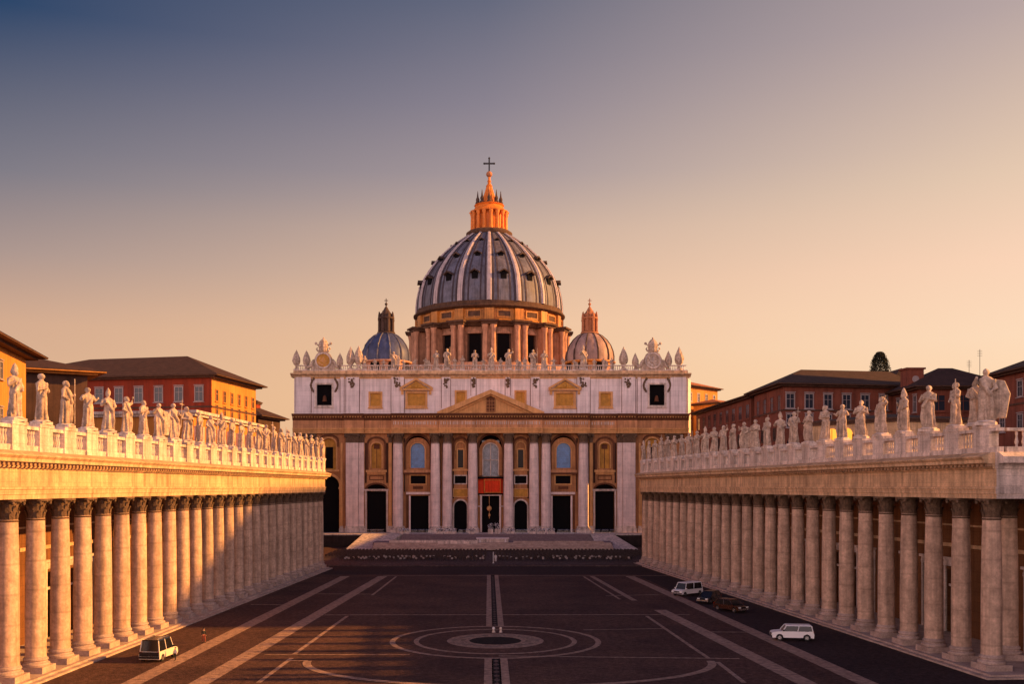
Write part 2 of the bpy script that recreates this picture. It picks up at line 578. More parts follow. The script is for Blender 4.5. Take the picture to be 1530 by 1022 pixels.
# long travertine bands
line_band('paving_stripe', G(516, 861.5), (-31.7, 60), 1.75, 0.010, M['strip'])
line_band('paving_stripe', G(572, 861.5), (-26.2, 60), 1.75, 0.010, M['strip'])
line_band('paving_stripe', G(941, 861.5), (34.2, 60), 1.75, 0.010, M['strip'])
line_band('paving_stripe', G(884, 861.5), G(948, 898), 0.9, 0.010, M['strip'])
line_band('paving_stripe', G(986, 912), (29.4, 60), 1.75, 0.010, M['strip'])
# thin lines
for a, b, w in (((572, 860.5), (1000, 860.5), .55), ((485, 919.5), (1030, 919), .45), ((470, 888), (556, 888.5), .4), ((905, 891), (985, 889), .4),
                ((592, 862), (556, 890), .4), ((519, 921), (440, 978), .45), ((436, 984), (386, 1021), .45), ((872, 862), (926, 896), .4),
                ((966, 921), (1058, 984), .45), ((1072, 990), (1112, 1021), .45), ((395, 979), (612, 979), .35), ((745, 981), (1105, 985), .35),
                ((872, 942), (990, 940), .35), ((434, 988), (460, 988), .35), ((375, 904), (430, 904), .4), ((1060, 945), (1125, 945.5), .35)):
    line_band('paving_line', G(*a), G(*b), w, 0.018, M['strip'])
# centre path
for nm, x0, x1, m, z in (('path', -0.30, 0.42, 'strip', .026), ('path', 1.14, 1.86, 'strip', .026), ('path', 0.42, 1.14, 'hole', .026)):
    band(nm, [(x0, 121.2), (x1, 121.2), (x1, 192), (x0, 192)], z, M[m])
    band(nm, [(x0 - .1, 60), (x1, 60), (x1, 98.7), (x0 - .1, 98.7)], z, M[m])
dm = MB()
for k in range(36):
    y_ = 122.6 + k * 1.9
    dm.poly([(.78, y_ - .55, .031), (1.05, y_, .031), (.78, y_ + .55, .031), (.51, y_, .031)])
for k in range(20):
    y_ = 61 + k * 1.9
    dm.poly([(.73, y_ - .8, .031), (1.05, y_, .031), (.73, y_ + .8, .031), (.41, y_, .031)])
struct(dm, 'paving_diamonds', M['strip_dark'], 0)
# concentric rings of the centre
CX, CY = 0.74, 110.0
for r, w in ((11.3, .62), (8.7, .55), (5.1, .45), (3.1, .4)):
    ring_band('paving_ring', CX, CY, r, r, w, 0.034, M['strip'])
disc = MB(); disc.lathe(CX, CY, [(0.01, .030), (2.85, .030)], 48, cap=False); struct(disc, 'paving_disc', M['hole'], 0)
disc = MB(); disc.lathe(CX, CY, [(2.85, .030), (5.0, .030)], 64, cap=False); struct(disc, 'paving_disc', M['medallion'], 0)
for k in range(8):
    a = k * pi / 4 + .3
    ring_band('paving_rosette', CX + 4.1 * cos(a), CY + 4.1 * sin(a), .62, .62, .2, 0.042, M['strip'], n=20)
ring_band('paving_arc', 2.0, 97.2, 19.6, 12.4, 0.8, 0.034, M['strip'], pi, 2 * pi)
# kerbed pavement before the steps
mb = MB(); mb.box(-40, 38, 213.5, 300, -0.4, 0.15); struct(mb, 'pavement', M['kerb'])
mb = MB(); mb.box(-40, 38, 213.1, 213.5, -0.4, 0.19); struct(mb, 'kerb', M['kerb'])

# ------------------------------------------------------------------ figures (stone statues)


def evaluated_mesh(me, name, mat, mods):
    o = bpy.data.objects.new(name, me)
    COL.objects.link(o)
    for kind, kw in mods:
        md = o.modifiers.new(kind, kind)
        for k, v in kw.items(): setattr(md, k, v)
    dg = bpy.context.evaluated_depsgraph_get()
    out = bpy.data.meshes.new_from_object(o.evaluated_get(dg))
    bpy.data.objects.remove(o)
    out.name = name
    out.materials.clear(); out.materials.append(mat)
    out.polygons.foreach_set('use_smooth', [True] * len(out.polygons))
    return out


def figure_mesh(seed, pose):
    """robed figure, 4.1 m tall, feet at z=0, faces -y"""
    R = random.Random(seed)
    H = 4.1
    mb = MB()
    # (z, rx, ry, dx, dy, fold)
    sway = R.uniform(-.03, .03)
    rings = [(0.0, .155, .125, 0, 0, .020), (.04, .160, .130, 0, 0, .022), (.12, .150, .120, 0, 0, .022), (.25, .138, .108, sway * .5, 0, .018),
             (.38, .132, .102, sway, -.005, .014), (.50, .138, .102, sway * 1.2, 0, .011), (.58, .125, .090, sway, 0, .009),
             (.66, .128, .090, sway * .5, -.004, .008), (.74, .145, .092, 0, 0, .007), (.80, .142, .080, 0, .002, .005), (.835, .095, .060, 0, .004, .002),
             (.855, .045, .045, 0, .0, 0), (.875, .042, .044, 0, -.006, 0), (.895, .052, .060, 0, -.012, 0), (.93, .062, .072, 0, -.012, 0),
             (.965, .056, .066, 0, -.008, 0), (.99, .032, .038, 0, -.004, 0), (1.0, .008, .01, 0, -.004, 0)]
    n = 28
    ph = [R.uniform(0, 6.28) for _ in range(4)]
    vs, fs = [], []
    for j, (z, rx, ry, dx, dy, fo) in enumerate(rings):
        for i in range(n):
            a = 2 * pi * i / n
            m = 1 + 1.6 * fo / .14 * (.9 * cos(7 * a + ph[0] + z * 2) + .6 * cos(11 * a + ph[1] - z * 3))
            vs.append(((rx * .9 * m * cos(a) + dx) * H, (ry * .9 * m * sin(a) + dy) * H, z * H))
    for j in range(len(rings) - 1):
        for i in range(n):
            k = (i + 1) % n
            fs.append((j * n + i, j * n + k, (j + 1) * n + k, (j + 1) * n + i))
    fs.append(tuple(range(n - 1, -1, -1))); fs.append(tuple(range((len(rings) - 1) * n, len(rings) * n)))
    mb.add(vs, fs)

    def P(x, y, z): return (x * H, y * H, z * H)
    mb.ball(P(0, -.075, .925), (.014 * H, .02 * H, .018 * H), 6, 5)      # nose
    mb.ball(P(0, .03, .93), (.066 * H, .05 * H, .065 * H), 10, 7)          # hair mass
    if R.random() < .6: mb.ball(P(0, -.06, .885), (.036 * H, .034 * H, .05 * H), 8, 6)   # beard

    def arm(s, elbow, hand):
        mb.tube([P(s * .125, 0, .775), P(s * (.125 + elbow[0]) / 1, elbow[1], elbow[2]), P(hand[0], hand[1], hand[2])], [.056 * H, .05 * H, .026 * H], 9)
        mb.ball(P(*hand), .03 * H, 8, 6)
    low = lambda s: arm(s, (.055, -.02, .62), (s * .10, -.11, .55))
    if pose == 'raised arm':
        arm(1, (.09, -.03, .82), (.22, -.07, .98)); low(-1)
    elif pose == 'staff':
        arm(1, (.07, -.05, .65), (.20, -.12, .68)); low(-1)
        mb.tube([P(.205, -.12, 0), P(.205, -.12, 1.06)], .013 * H, 7)
    elif pose == 'book':
        arm(1, (.06, -.02, .62), (.06, -.13, .64)); arm(-1, (.06, -.02, .62), (-.05, -.13, .62))
        mb.box(*[c * H for c in (-.06, .06, -.17, -.12, .58, .70)])
    elif pose == 'crossed hands':
        arm(1, (.06, -.03, .63), (.02, -.12, .70)); arm(-1, (.06, -.03, .63), (-.02, -.125, .69))
    elif pose == 'spread arms':
        arm(1, (.10, -.02, .68), (.25, -.08, .74)); arm(-1, (.10, -.02, .68), (-.25, -.08, .72))
    elif pose == 'blowing cloak':
        low(1); arm(-1, (.08, -.04, .70), (-.15, -.12, .82))
        for i in range(9):
            t = i / 8
            mb.tube([P(.10 + .20 * t, .05, .80 - .05 * t), P(.14 + .24 * t, .06, .5), P(.12 + .20 * t, .05, .05 + .02 * sin(i * 2))], [.03 * H, .05 * H, .035 * H], 7)
    elif pose == 'pointed mitre':
        low(1); arm(-1, (.06, -.04, .64), (-.10, -.13, .72))
        mb.lathe(0, -.008 * H, [(.062 * H, .95 * H), (.068 * H, .99 * H), (.045 * H, 1.05 * H), (.006 * H, 1.12 * H)], 12)
    elif pose == 'cross':
        low(-1); arm(1, (.06, -.03, .66), (.14, -.12, .66))
        mb.tube([P(.16, -.12, .3), P(.21, -.12, 1.12)], .016 * H, 6)
        mb.tube([P(.12, -.12, .99), P(.28, -.12, .97)], .016 * H, 6)
    # mantle falling from one shoulder
    sd = R.choice((-1, 1))
    mb.tube([P(sd * .10, -.06, .80), P(sd * .02, -.10, .66), P(-sd * .09, -.10, .50), P(-sd * .13, -.05, .36)], [.03 * H, .042 * H, .05 * H, .03 * H], 8)
    mb.tube([P(-sd * .10, -.08, .48), P(-sd * .12, -.09, .25), P(-sd * .11, -.08, .06)], [.035 * H, .04 * H, .03 * H], 8)
    me = mb.mesh('figure', M['statue'], 0)
    return evaluated_mesh(me, 'figure', M['statue'], [('REMESH', dict(mode='VOXEL', voxel_size=0.042)), ('SMOOTH', dict(iterations=1, factor=.5))])


POSES = ['raised arm', 'staff', 'book', 'crossed hands', 'spread arms', 'blowing cloak', 'pointed mitre', 'cross']
POSE_TXT = {'raised arm': 'with one arm raised', 'staff': 'holding a long staff', 'book': 'holding a book to the chest',
            'crossed hands': 'with hands folded on chest', 'spread arms': 'with both arms spread', 'blowing cloak': 'in a wide flowing cloak',
            'pointed mitre': 'in a tall pointed hat', 'cross': 'carrying a cross'}
STATUE = {}
for i, (p, v_) in enumerate([(p, v) for p in POSES for v in (0, 1)]):
    r_ = thing('statue', 'x', 'statue')
    fig = link('figure', figure_mesh(11 + i, p), r_, (0, 0, .38))
    b = MB()
    b.box(-.75, .75, -.62, .62, 0, .26); b.lathe(0, 0, [(.78, .26), (.74, .32), (.66, .385)], 16)
    b.build('plinth', M['pale'], r_)
    STATUE[(p, v_)] = r_
STATUE_USED = {}


def put_statue(pose, loc, rot, sc, label, group):
    key = (pose, STATUE_USED.get(pose, 0) % 2)
    o = STATUE[key] if STATUE_USED.get(pose, 0) < 2 else copy_tree(STATUE[key])
    STATUE_USED[pose] = STATUE_USED.get(pose, 0) + 1
    o.location = loc
    o.rotation_euler = (0, 0, rot)
    o.scale = (sc * random.uniform(.97, 1.05), sc * random.uniform(.97, 1.05), sc)
    o['label'] = label
    o['group'] = group
    return o


# ------------------------------------------------------------------ colonnades

def comb(mb, x0, x1, w, gap, ya, yb, z0, z1):
    """toothed course as one continuous outline"""
    pts = [(x0, z1 + .12)]
    x = x0
    out = [(x0, z1)]
    while x + w < x1:
        out += [(x, z1), (x, z0), (x + w, z0), (x + w, z1)]
        x += w + gap
    out += [(x1, z1), (x1, z1 + .06), (x0, z1 + .06)]
    mb.prism_xz(out[1:], ya, yb)



def corinthian(mb, r, z0, z1, n=8, ab=1.32):
    """leafy capital round the axis"""
    h = z1 - z0
    mb.lathe(0, 0, [(r * 1.0, z0 - .12 * h), (r * 1.1, z0 - .07 * h), (r * 1.0, z0 - .02 * h)], 20)
    for t, (za, zb, out) in enumerate(((0.0, .42, .26), (.28, .72, .34), (.55, .9, .42))):
        for k in range(n):
            a = 2 * pi * (k + .5 * (t % 2)) / n
            ca, sa = cos(a), sin(a)
            for ww, dz in ((.30, 0),):
                w = 2 * pi * r / n * .62
                pts = []
                for (rr, zf, wf) in ((1.0, za, .8), (1.06, (za + zb) / 2, 1.0), (1.0 + out * .6, zb - .06, .9), (1.0 + out, zb, .55), (1.0 + out * 1.1, zb - .09, .25)):
                    for s in (-1, 1):
                        pts.append((rr * r * ca - s * w * wf / 2 * sa, rr * r * sa + s * w * wf / 2 * ca, z0 + zf * h))
                mb.add(pts, [(0, 1, 3, 2), (2, 3, 5, 4), (4, 5, 7, 6), (6, 7, 9, 8)])
    mb.lathe(0, 0, [(r * .96, z0), (r * .98, z0 + .5 * h), (r * 1.16, z0 + .88 * h)], 20, cap=False)
    A = r * ab
    for k in range(4):                      # corner volutes
        a = pi / 4 + k * pi / 2
        mb.ball((A * 1.22 * cos(a), A * 1.22 * sin(a), z0 + .80 * h), (.2 * r, .2 * r, .11 * h), 8, 6)
    pts = []
    for k in range(4):
        a = pi / 4 + k * pi / 2
        for da, f in ((-.12, 1.36), (.12, 1.36), (.45, 1.12), (pi / 2 - .45, 1.12)):
            pts.append((A * f * cos(a + da), A * f * sin(a + da)))
    mb.prism_xy(pts, z0 + .88 * h, z1)


def make_column(parent, r, z0, z1, capH, mat='column', pl=True):
    """free column with base, shaft, capital; axis at origin"""
    mb = MB()
    zs, ze = z0 + 1.55 * r, z1 - capH
    mb.lathe(0, 0, [(r * 1.03, zs), (r * 1.0, zs + .15), (r * 1.0, zs + (ze - zs) * .33), (r * .95, zs + (ze - zs) * .7), (r * .86, ze - .25 * r), (r * .86, ze)], 28)
    c = mb.build('column', M[mat], parent)
    b = MB()
    b.box(-1.38 * r, 1.38 * r, -1.38 * r, 1.38 * r, z0, z0 + .62 * r)
    b.lathe(0, 0, [(1.30 * r, z0 + .62 * r), (1.36 * r, z0 + .76 * r), (1.32 * r, z0 + .92 * r), (1.12 * r, z0 + 1.0 * r), (1.10 * r, z0 + 1.12 * r),
                   (1.20 * r, z0 + 1.22 * r), (1.18 * r, z0 + 1.36 * r), (1.05 * r, z0 + 1.45 * r), (1.03 * r, zs)], 28)
    b.build('base', M['plinth_step' if mat == 'column' else 'pale'], c)
    k = MB(); corinthian(k, r * .86, ze, z1)
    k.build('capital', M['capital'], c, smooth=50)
    return c


def colonnade(name, label, p0, u, L0, L1, side, cols, special, rowdir, poses_seed):
    """u = unit direction away from camera (xy); local x along u, local y away from the plaza (side=+1: left of u)."""
    ang = atan2(u[1], u[0])
    root = thing(name, label, 'colonnade', (p0[0], p0[1], 0), ang)
    s = side

    def mk(fn, nm, mat, smooth=35, parent=None):
        mb = MB(); fn(mb)
        mb.xform(lambda p: (p[0], p[1] * s, p[2]))
        return mb.build(nm, M[mat], parent or root, smooth=smooth)
    DEPTH = 11.5
    # stylobate steps
    mk(lambda b: (b.box(L0 - .5, L1 + .5, -1.75, DEPTH, .18, .36), b.box(L0 - .9, L1 + .9, -2.35, DEPTH + .4, -.3, .18)), 'steps', 'plinth_step')
    proto = make_column(root, 0.90, 0.36, 15.95, 1.75)
    first = True
    for x in cols:
        c = proto if first else copy_tree(proto, root)
        first = False
        c.location = (x, 0, 0)
    # entablature (profile y,z ; negative y to plaza)
    y0 = -.98
    prof_arch = [(1.0, 15.95), (y0, 15.95), (y0, 16.35), (y0 - .08, 16.37), (y0 - .08, 16.78), (y0 - .18, 16.80), (y0 - .18, 17.0), (y0 - .02, 17.02), (1.0, 17.02)]
    prof_fr = [(1.0, 17.025), (y0 + .03, 17.025), (y0 + .03, 18.62), (1.0, 18.62)]
    e = mk(lambda b: b.prism_yz(prof_arch, L0, L1), 'architrave', 'ochre')
    mk(lambda b: b.prism_yz(prof_fr, L0 + .04, L1 - .04), 'frieze', 'ochre')

    def cor(b):
        b.prism_yz([(1.0, 18.625), (y0 - .10, 18.625), (y0 - .22, 18.80), (y0 - .22, 19.12), (y0 - .95, 19.14), (y0 - .95, 19.42), (y0 - 1.18, 19.66), (y0 - 1.18, 19.74),
                    (y0 - .2, 20.12), (DEPTH, 20.12), (DEPTH, 19.0), (1.0, 19.0)], L0 - .02 + special * .3, L1 + .8)
    co = mk(cor, 'cornice', 'ochre')

    def den(b):
        comb(b, L0 + .2, L1 - .2, .34, .38, y0 - .72, y0 - .23, 18.82, 19.05)
    mk(den, 'dentil_course', 'cornice', 0, co)
    # balustrade
    yb0, yb1 = y0 + .12, y0 + .78

    def rail(b):
        b.box(L0 + .1, L1 - .1, yb0, yb1, 20.12, 20.62)
        b.box(L0 + .1, L1 - .1, yb0 - .05, yb1 + .05, 22.02, 22.32)
    ba = mk(rail, 'balustrade', 'pale')
    pier = MB(); pier.box(-1.2, 1.2, -.14, .80, 20.125, 22.02); pier.box(-1.3, 1.3, -.22, .88, 22.325, 22.62); pier.box(-1.2, 1.2, -.145, .805, 22.02, 22.325)
    pier.box(-1.28, 1.28, -.20, .86, 20.125, 20.45)
    pier.xform(lambda p: (p[0], p[1] * s, p[2]))
    pm = pier.mesh('pier', M['pale'])
    xs = list(cols)
    for x in xs:
        link('pier', pm, ba, (x, s * yb0, 0))
    for a, b2 in zip(xs[:-1], xs[1:]):
        n = 5
        balm = MB()
        for k in range(n):
            xx = a + 1.3 + (b2 - a - 2.6) * (k + .5) / n
            balm.lathe(xx, (yb0 + yb1) / 2, [(.13, 20.625), (.09, 20.75), (.17, 21.05), (.08, 21.55), (.13, 21.8), (.13, 22.015)], 8)
        balm.xform(lambda p: (p[0], p[1] * s, p[2]))
        balm.build('baluster_panel', M['pale'], ba)
    # back wall with openings
    Wy = 9.0
    doors = []
    holes = []
    for i in range(len(xs) - 1):
        m_ = (xs[i] + xs[i + 1]) / 2
        if i % 4 != 3: holes.append((m_ - 1.1, m_ + 1.1, .36, 7.6))
    walls = MB()
    wall_grid(walls, L0 + .3, L1 - .3, .3, 18.8, holes, Wy, .8)
    walls.xform(lambda p: (p[0], p[1] * s, p[2]))
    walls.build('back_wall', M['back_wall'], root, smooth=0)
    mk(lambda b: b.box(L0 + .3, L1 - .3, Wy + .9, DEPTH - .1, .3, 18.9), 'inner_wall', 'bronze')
    fr = MB(); fr.box(-1.42, -1.1, -.14, .1, 0, 7.6); fr.box(1.1, 1.42, -.14, .1, 0, 7.6); fr.box(-1.5, 1.5, -.16, .1, 7.6, 8.0); fr.box(-1.7, 1.7, -.3, .1, 8.3, 8.6); fr.box(-1.45, 1.45, -.12, .1, 8.0, 8.3)
    fr.box(-1.1, 1.1, .3, .4, 5.2, 5.5)
    fr.xform(lambda p: (p[0], p[1] * s, p[2]))
    fm = fr.mesh('door_surround', M['pale'])
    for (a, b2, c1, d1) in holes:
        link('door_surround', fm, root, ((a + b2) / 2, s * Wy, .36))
    mk(lambda b: (b.box(L0 + .3, L1 - .3, Wy - .18, Wy - .003, 10.2, 10.6), b.box(L0 + .3, L1 - .3, Wy - .10, Wy - .003, 12.6, 12.8)), 'string_course', 'ochre')
    mk(lambda b: b.box(L0 + .1, L1 - .1, 1.0, Wy + .9, 18.905, 18.99), 'ceiling', 'ochre')
    return root, ang


def wall_grid(mb, x0, x1, z0, z1, holes, y, depth):
    """front face at y with rectangular holes whose reveals run back by depth"""
    xs = sorted({x0, x1, *[h[0] for h in holes], *[h[1] for h in holes]})
    zs = sorted({z0, z1, *[h[2] for h in holes], *[h[3] for h in holes]})
    xs = [x for x in xs if x0 <= x <= x1]; zs = [z for z in zs if z0 <= z <= z1]
    for i in range(len(xs) - 1):
        xm = (xs[i] + xs[i + 1]) / 2
        run = None
        for j in range(len(zs) - 1):
            zm = (zs[j] + zs[j + 1]) / 2
            inside = any(h[0] < xm < h[1] and h[2] < zm < h[3] for h in holes)
            if not inside:
                mb.poly([(xs[i], y, zs[j]), (xs[i + 1], y, zs[j]), (xs[i + 1], y, zs[j + 1]), (xs[i], y, zs[j + 1])])
    for h in holes:
        a, b, c, d = h[:4]
        mb.poly([(a, y, c), (a, y + depth, c), (a, y + depth, d), (a, y, d)])
        mb.poly([(b, y, c), (b, y, d), (b, y + depth, d), (b, y + depth, c)])
        if not (len(h) > 4 and h[4]):
            mb.poly([(a, y, d), (a, y + depth, d), (b, y + depth, d), (b, y, d)])
        else:                                   # arched head: spandrels and soffit
            r = (b - a) / 2; rise = h[4] * r; cz = d - rise; n = 14; cx = (a + b) / 2
            pts = [(cx - r * cos(pi * k / n), cz + rise * sin(pi * k / n)) for k in range(n + 1)]
            for k in range(n):
                (xa, za), (xb, zb) = pts[k], pts[k + 1]
                mb.poly([(xa, y, za), (xb, y, zb), (xb, y, d), (xa, y, d)])
                mb.poly([(xa, y, za), (xa, y + depth, za), (xb, y + depth, zb), (xb, y, zb)])
        if c > z0 + .01:
            mb.poly([(a, y, c), (b, y, c), (b, y + depth, c), (a, y + depth, c)])


def unit(x, y):
    l = sqrt(x * x + y * y); return (x / l, y / l)


# left colonnade: X = -45.4 + .0512 d
uL = unit(.0512, 1.0)
dl = [80.6 + 4.62 * i for i in range(0, 28)]
P0L = (-45.4 + .0512 * 80.0, 80.0)
kL = sqrt(1 + .0512 ** 2)
colsL = [(d - 80.0) * kL for d in dl]
rootL, angL = colonnade('colonnade', 'long sunlit stone colonnade with statues on its balustrade, left side of the square', P0L, uL,
                        -14.0, colsL[-1] + 1.3, 1, [colsL[0] - 9.24, colsL[0] - 4.62] + colsL, 0, 1, 3)
# right colonnade: X = 53.9 - .088 d
uR = unit(-.088, 1.0)
dr = [91.0 + 4.93 * i for i in range(0, 27)]
P0R = (53.9 - .088 * 90.0, 90.0)
kR = sqrt(1 + .088 ** 2)
colsR = [(d - 90.0) * kR for d in dr]
rootR, angR = colonnade('colonnade', 'long shaded stone colonnade ending in a corner column, right side of the square', P0R, uR,
                        colsR[0] - 2.3, colsR[-1] + 1.3, -1, colsR, 1, 1, 5)


def on_line(P0, u, x, off, z):
    n = (-u[1], u[0])
    return (P0[0] + u[0] * x + n[0] * off, P0[1] + u[1] * x + n[1] * off, z)


random.seed(5)
seqL = [1, 6, 3, 1, 4, 6, 0, 3, 5, 7, 2, 3, 1, 6, 0, 3, 2, 4, 7, 3, 1, 2, 0, 3, 6, 2, 1, 5, 0, 3]
for i, x in enumerate(colsL):
    if i == 0: continue
    p = POSES[seqL[i]]
    loc = on_line(P0L, uL, x, -.53, 22.62)
    put_statue(p, loc, angL + random.uniform(-.8, .1), random.uniform(.93, 1.04),
               f"sunlit stone statue {POSE_TXT[p]}, {ORD[i]} from the camera on left balustrade", 'statues along the left colonnade')
seqR = [5, 1, 3, 6, 0, 3, 4, 2, 3, 7, 6, 1, 2, 5, 3, 0, 2, 6, 3, 1, 4, 3, 2, 7, 3, 0, 6]
for i, x in enumerate(colsR):
    p = POSES[seqR[i]]
    loc = on_line(P0R, uR, x, .53, 22.62)
    put_statue(p, loc, angR + pi + (random.uniform(-.1, .9) if i else .9), random.uniform(.95, 1.05) if i else 1.16,
               f"shaded stone statue {POSE_TXT[p]}, {ORD[i + 1]} from the camera on right balustrade", 'statues along the right colonnade')
loc = on_line(P0R, uR, colsR[0] + 1.9, .35, 22.62)
put_statue('cross', loc, angR + pi + 1.2, .98, 'shaded stone statue carrying a cross, beside the large corner statue on right balustrade', 'statues along the right colonnade')
# return front of the right colonnade, seen at the frame's edge: columns, entablature and balustrade along +x; entablature pale to paint in cool shade
ret = colsR[0] - 2.3


def ret_part(nm, mat, fn, parent=rootR):
    mb = MB(); fn(mb); mb.xform(lambda p: (p[0], -p[1], p[2]))
    return mb.build(nm, M[mat], parent)


def ret_fr(b):
    b.box(ret + .0, ret + 1.6, -.93, 13, 17.03, 18.615)


ret_part('frieze', 'pale', ret_fr)
ret_part('architrave', 'pale', lambda b: (b.box(ret - .04, ret + 1.6, -.96, 13, 15.955, 16.4), b.box(ret - .12, ret + 1.6, -1.05, 13, 16.4, 17.025)))
ret_part('cornice', 'pale', lambda b: b.prism([(ret + 1.6, 18.625), (ret - .1, 18.625), (ret - .22, 19.1), (ret - .95, 19.14), (ret - 1.0, 19.7), (ret - .2, 20.125), (ret + 1.6, 20.125)],
                                             lambda u_, v_, t: (u_, t, v_), -.9, 14))
ret_part('balustrade', 'pale', lambda b: (b.box(ret + .12, ret + .78, .1, 12, 20.13, 20.62), b.box(ret + .07, ret + .83, .1, 12, 22.02, 22.3)))


def ret_bal(b):
    for k in range(16):
        b.lathe(ret + .45, 1.2 + k * .66, [(.14, 20.62), (.09, 20.75), (.18, 21.05), (.08, 21.55), (.13, 21.8), (.13, 22.02)], 8)


ret_part('baluster_row', 'pale', ret_bal)
for xx, yy in ((5.0, 4.8), (0.0, 9.4)):
    c = copy_tree([c for c in rootR.children if c.name.startswith('column')][0], rootR)
    c.location = (colsR[0] + xx, -yy, 0)
# ------------------------------------------------------------------ basilica
FD = 291.0
FS = FD / F
basil = thing('basilica', 'domed stone basilica with columned facade, facing the square at its far end', 'church', (0.6, FD, 0))


def fx(px): return (px - 733.0) * FS
def fo(off): return off * FS
def fz(py): return CAMH + (VPY - py) * FS


ZF = fz(796)          # portico floor
HALF = fo(295)


def bp(nm, mat, fn, parent=basil, smooth=35):
    mb = MB(); fn(mb)
    return mb.build(nm, M[mat], parent, smooth=smooth)


# --- order zone wall with all openings
holes = []
for s in (-1, 1):
    def H(o0, o1, y0, y1, arch=0):
        a, b = sorted((fo(s * o0), fo(s * o1)))
        holes.append((a, b, fz(y1), fz(y0), arch))
    H(226, 257, 711, 796, 1.0); H(231, 252, 655, 702, 1.0)
    H(156, 185, 724, 796, .5); H(163, 178, 662, 700, .8)
    H(92, 120, 741, 796, 0); H(97, 119.5, 711, 723, 0); H(91, 127, 651, 702, 1.0)
    H(35, 55, 746, 796, 1.0); H(36, 54, 711, 723, 0); H(35, 55, 654, 701, 1.0)
H2 = [(fo(-13), fo(13), ZF, fz(741), 0), (fo(-17), fo(17), fz(712), fz(650), 1.0)]
holes += H2
bp('order_wall', 'f_wall', lambda b: wall_grid(b, -HALF, HALF, 0.2, fz(646), holes, 0.0, 1.6), smooth=0)
# body behind
bp('body', 'dark', lambda b: b.box(-HALF + .3, HALF - .3, 1.9, 2.3, .1, fz(560)), smooth=0)
bp('nave', 'ochre', lambda b: (b.box(-HALF + .02, HALF - 3, 2.4, 34, 0, fz(566)), b.box(-38, 38, 34.05, 118, 0, 46)), smooth=0)
# canted sunlit flank on the right and plain flank at left
bp('flank_wall', 'attic', lambda b: b.prism_xy([(HALF - 3.0, 2.5), (HALF - .02, .05), (HALF + 1.6, 4), (HALF + 1.6, 30), (HALF - 3.0, 30)], .1, fz(566)), smooth=0)

# --- orders: columns and pilasters
zc0, zc1 = fz(662), fz(648.5)


def engaged(px_off, rpx, yc):
    r = fo(rpx)
    mb = MB()
    zb = ZF + 1.9
    mb.lathe(0, 0, [(r * 1.02, zb), (r, zb + .3), (r, zb + 9), (r * .94, zb + 18), (r * .86, zc0)], 28)
    c = mb.build('column', M['f_column'], basil, loc=(fo(px_off), yc, 0))
    b = MB()
    b.box(-1.34 * r, 1.34 * r, -1.34 * r, 1.0 * r, ZF + .02, ZF + .95)
    b.lathe(0, 0, [(1.3 * r, ZF + .95), (1.34 * r, ZF + 1.15), (1.28 * r, ZF + 1.3), (1.1 * r, ZF + 1.4), (1.18 * r, ZF + 1.6), (1.04 * r, ZF + 1.8), (1.02 * r, zb)], 24)
    b.build('base', M['pale'], c)
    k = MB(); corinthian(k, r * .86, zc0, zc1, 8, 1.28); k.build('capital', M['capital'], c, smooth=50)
    return c


for off, r in ((26.5, 7.3), (64.5, 7.3), (82.3, 7.3), (138, 7.8)):
    for s in (-1, 1):
        engaged(s * off, r, -1.5)


def pilaster(o0, o1, yf, mat='f_column', cap=True):
    x0, x1 = sorted((fo(o0), fo(o1)))
    p = bp('pilaster', mat, lambda b: b.box(x0, x1, yf, -.003, ZF + 1.9, zc0), smooth=0)
    bp('base', 'pale', lambda b: (b.box(x0 - .35, x1 + .35, yf - .35, -.004, ZF + .02, ZF + 1.25), b.box(x0 - .18, x1 + .18, yf - .18, -.004, ZF + 1.25, ZF + 1.9)), p, 0)
    if cap:
        k = MB()
        n = max(2, int((x1 - x0) / .75))
        for t, (za, zb, out) in enumerate(((zc0, zc0 + 1.2, .3), (zc0 + .7, zc0 + 1.9, .45))):
            for i in range(n):
                xx = x0 + (x1 - x0) * (i + .5) / n + (.15 if t else -.1)
                w = (x1 - x0) / n * .42
                k.add([(xx - w, yf, za), (xx + w, yf, za), (xx + w * 1.1, yf - out * .5, (za + zb) / 2), (xx - w * 1.1, yf - out * .5, (za + zb) / 2), (xx + w * .6, yf - out, zb), (xx - w * .6, yf - out, zb),
                       (xx + w * .4, yf - out * 1.15, zb - .2), (xx - w * .4, yf - out * 1.15, zb - .2)], [(0, 1, 2, 3), (3, 2, 4, 5), (5, 4, 6, 7)])
        k.box(x0 - .1, x1 + .1, yf - .05, -.004, zc0, zc1 - .55)
        for xx in (x0 - .1, x1 + .1): k.ball((xx, yf - .3, zc1 - .75), (.4, .4, .38), 8, 6)
        k.box(x0 - .4, x1 + .4, yf - .5, -.004, zc1 - .4, zc1)
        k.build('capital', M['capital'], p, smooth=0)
    return p


for s in (-1, 1):
    pilaster(s * 197, s * 215.5, -1.15)
    pilaster(s * 189, s * 196.6, -.55)
    pilaster(s * 147.5, s * 152, -.5, 'f_trim')
    pilaster(s * 262, s * 284, -.6, 'f_wall')
    pilaster(s * 72.5, s * 74.5, -.35, 'f_wall', False)
    pilaster(s * 129.5, s * 131, -.45, 'f_wall', False)
    pilaster(s * 221, s * 224, -.5, 'f_trim', False)

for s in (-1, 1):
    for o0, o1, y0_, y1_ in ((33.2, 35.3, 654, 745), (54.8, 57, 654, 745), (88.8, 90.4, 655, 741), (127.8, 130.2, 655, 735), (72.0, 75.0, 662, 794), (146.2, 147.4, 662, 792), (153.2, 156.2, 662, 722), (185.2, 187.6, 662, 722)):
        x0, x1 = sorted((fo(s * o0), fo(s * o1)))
        bp('shade_strip', 'f_shade', lambda b: b.box(x0, x1, -.13, -.004, fz(y1_), fz(y0_)), smooth=0)  # raised dark strips paint in shade between columns
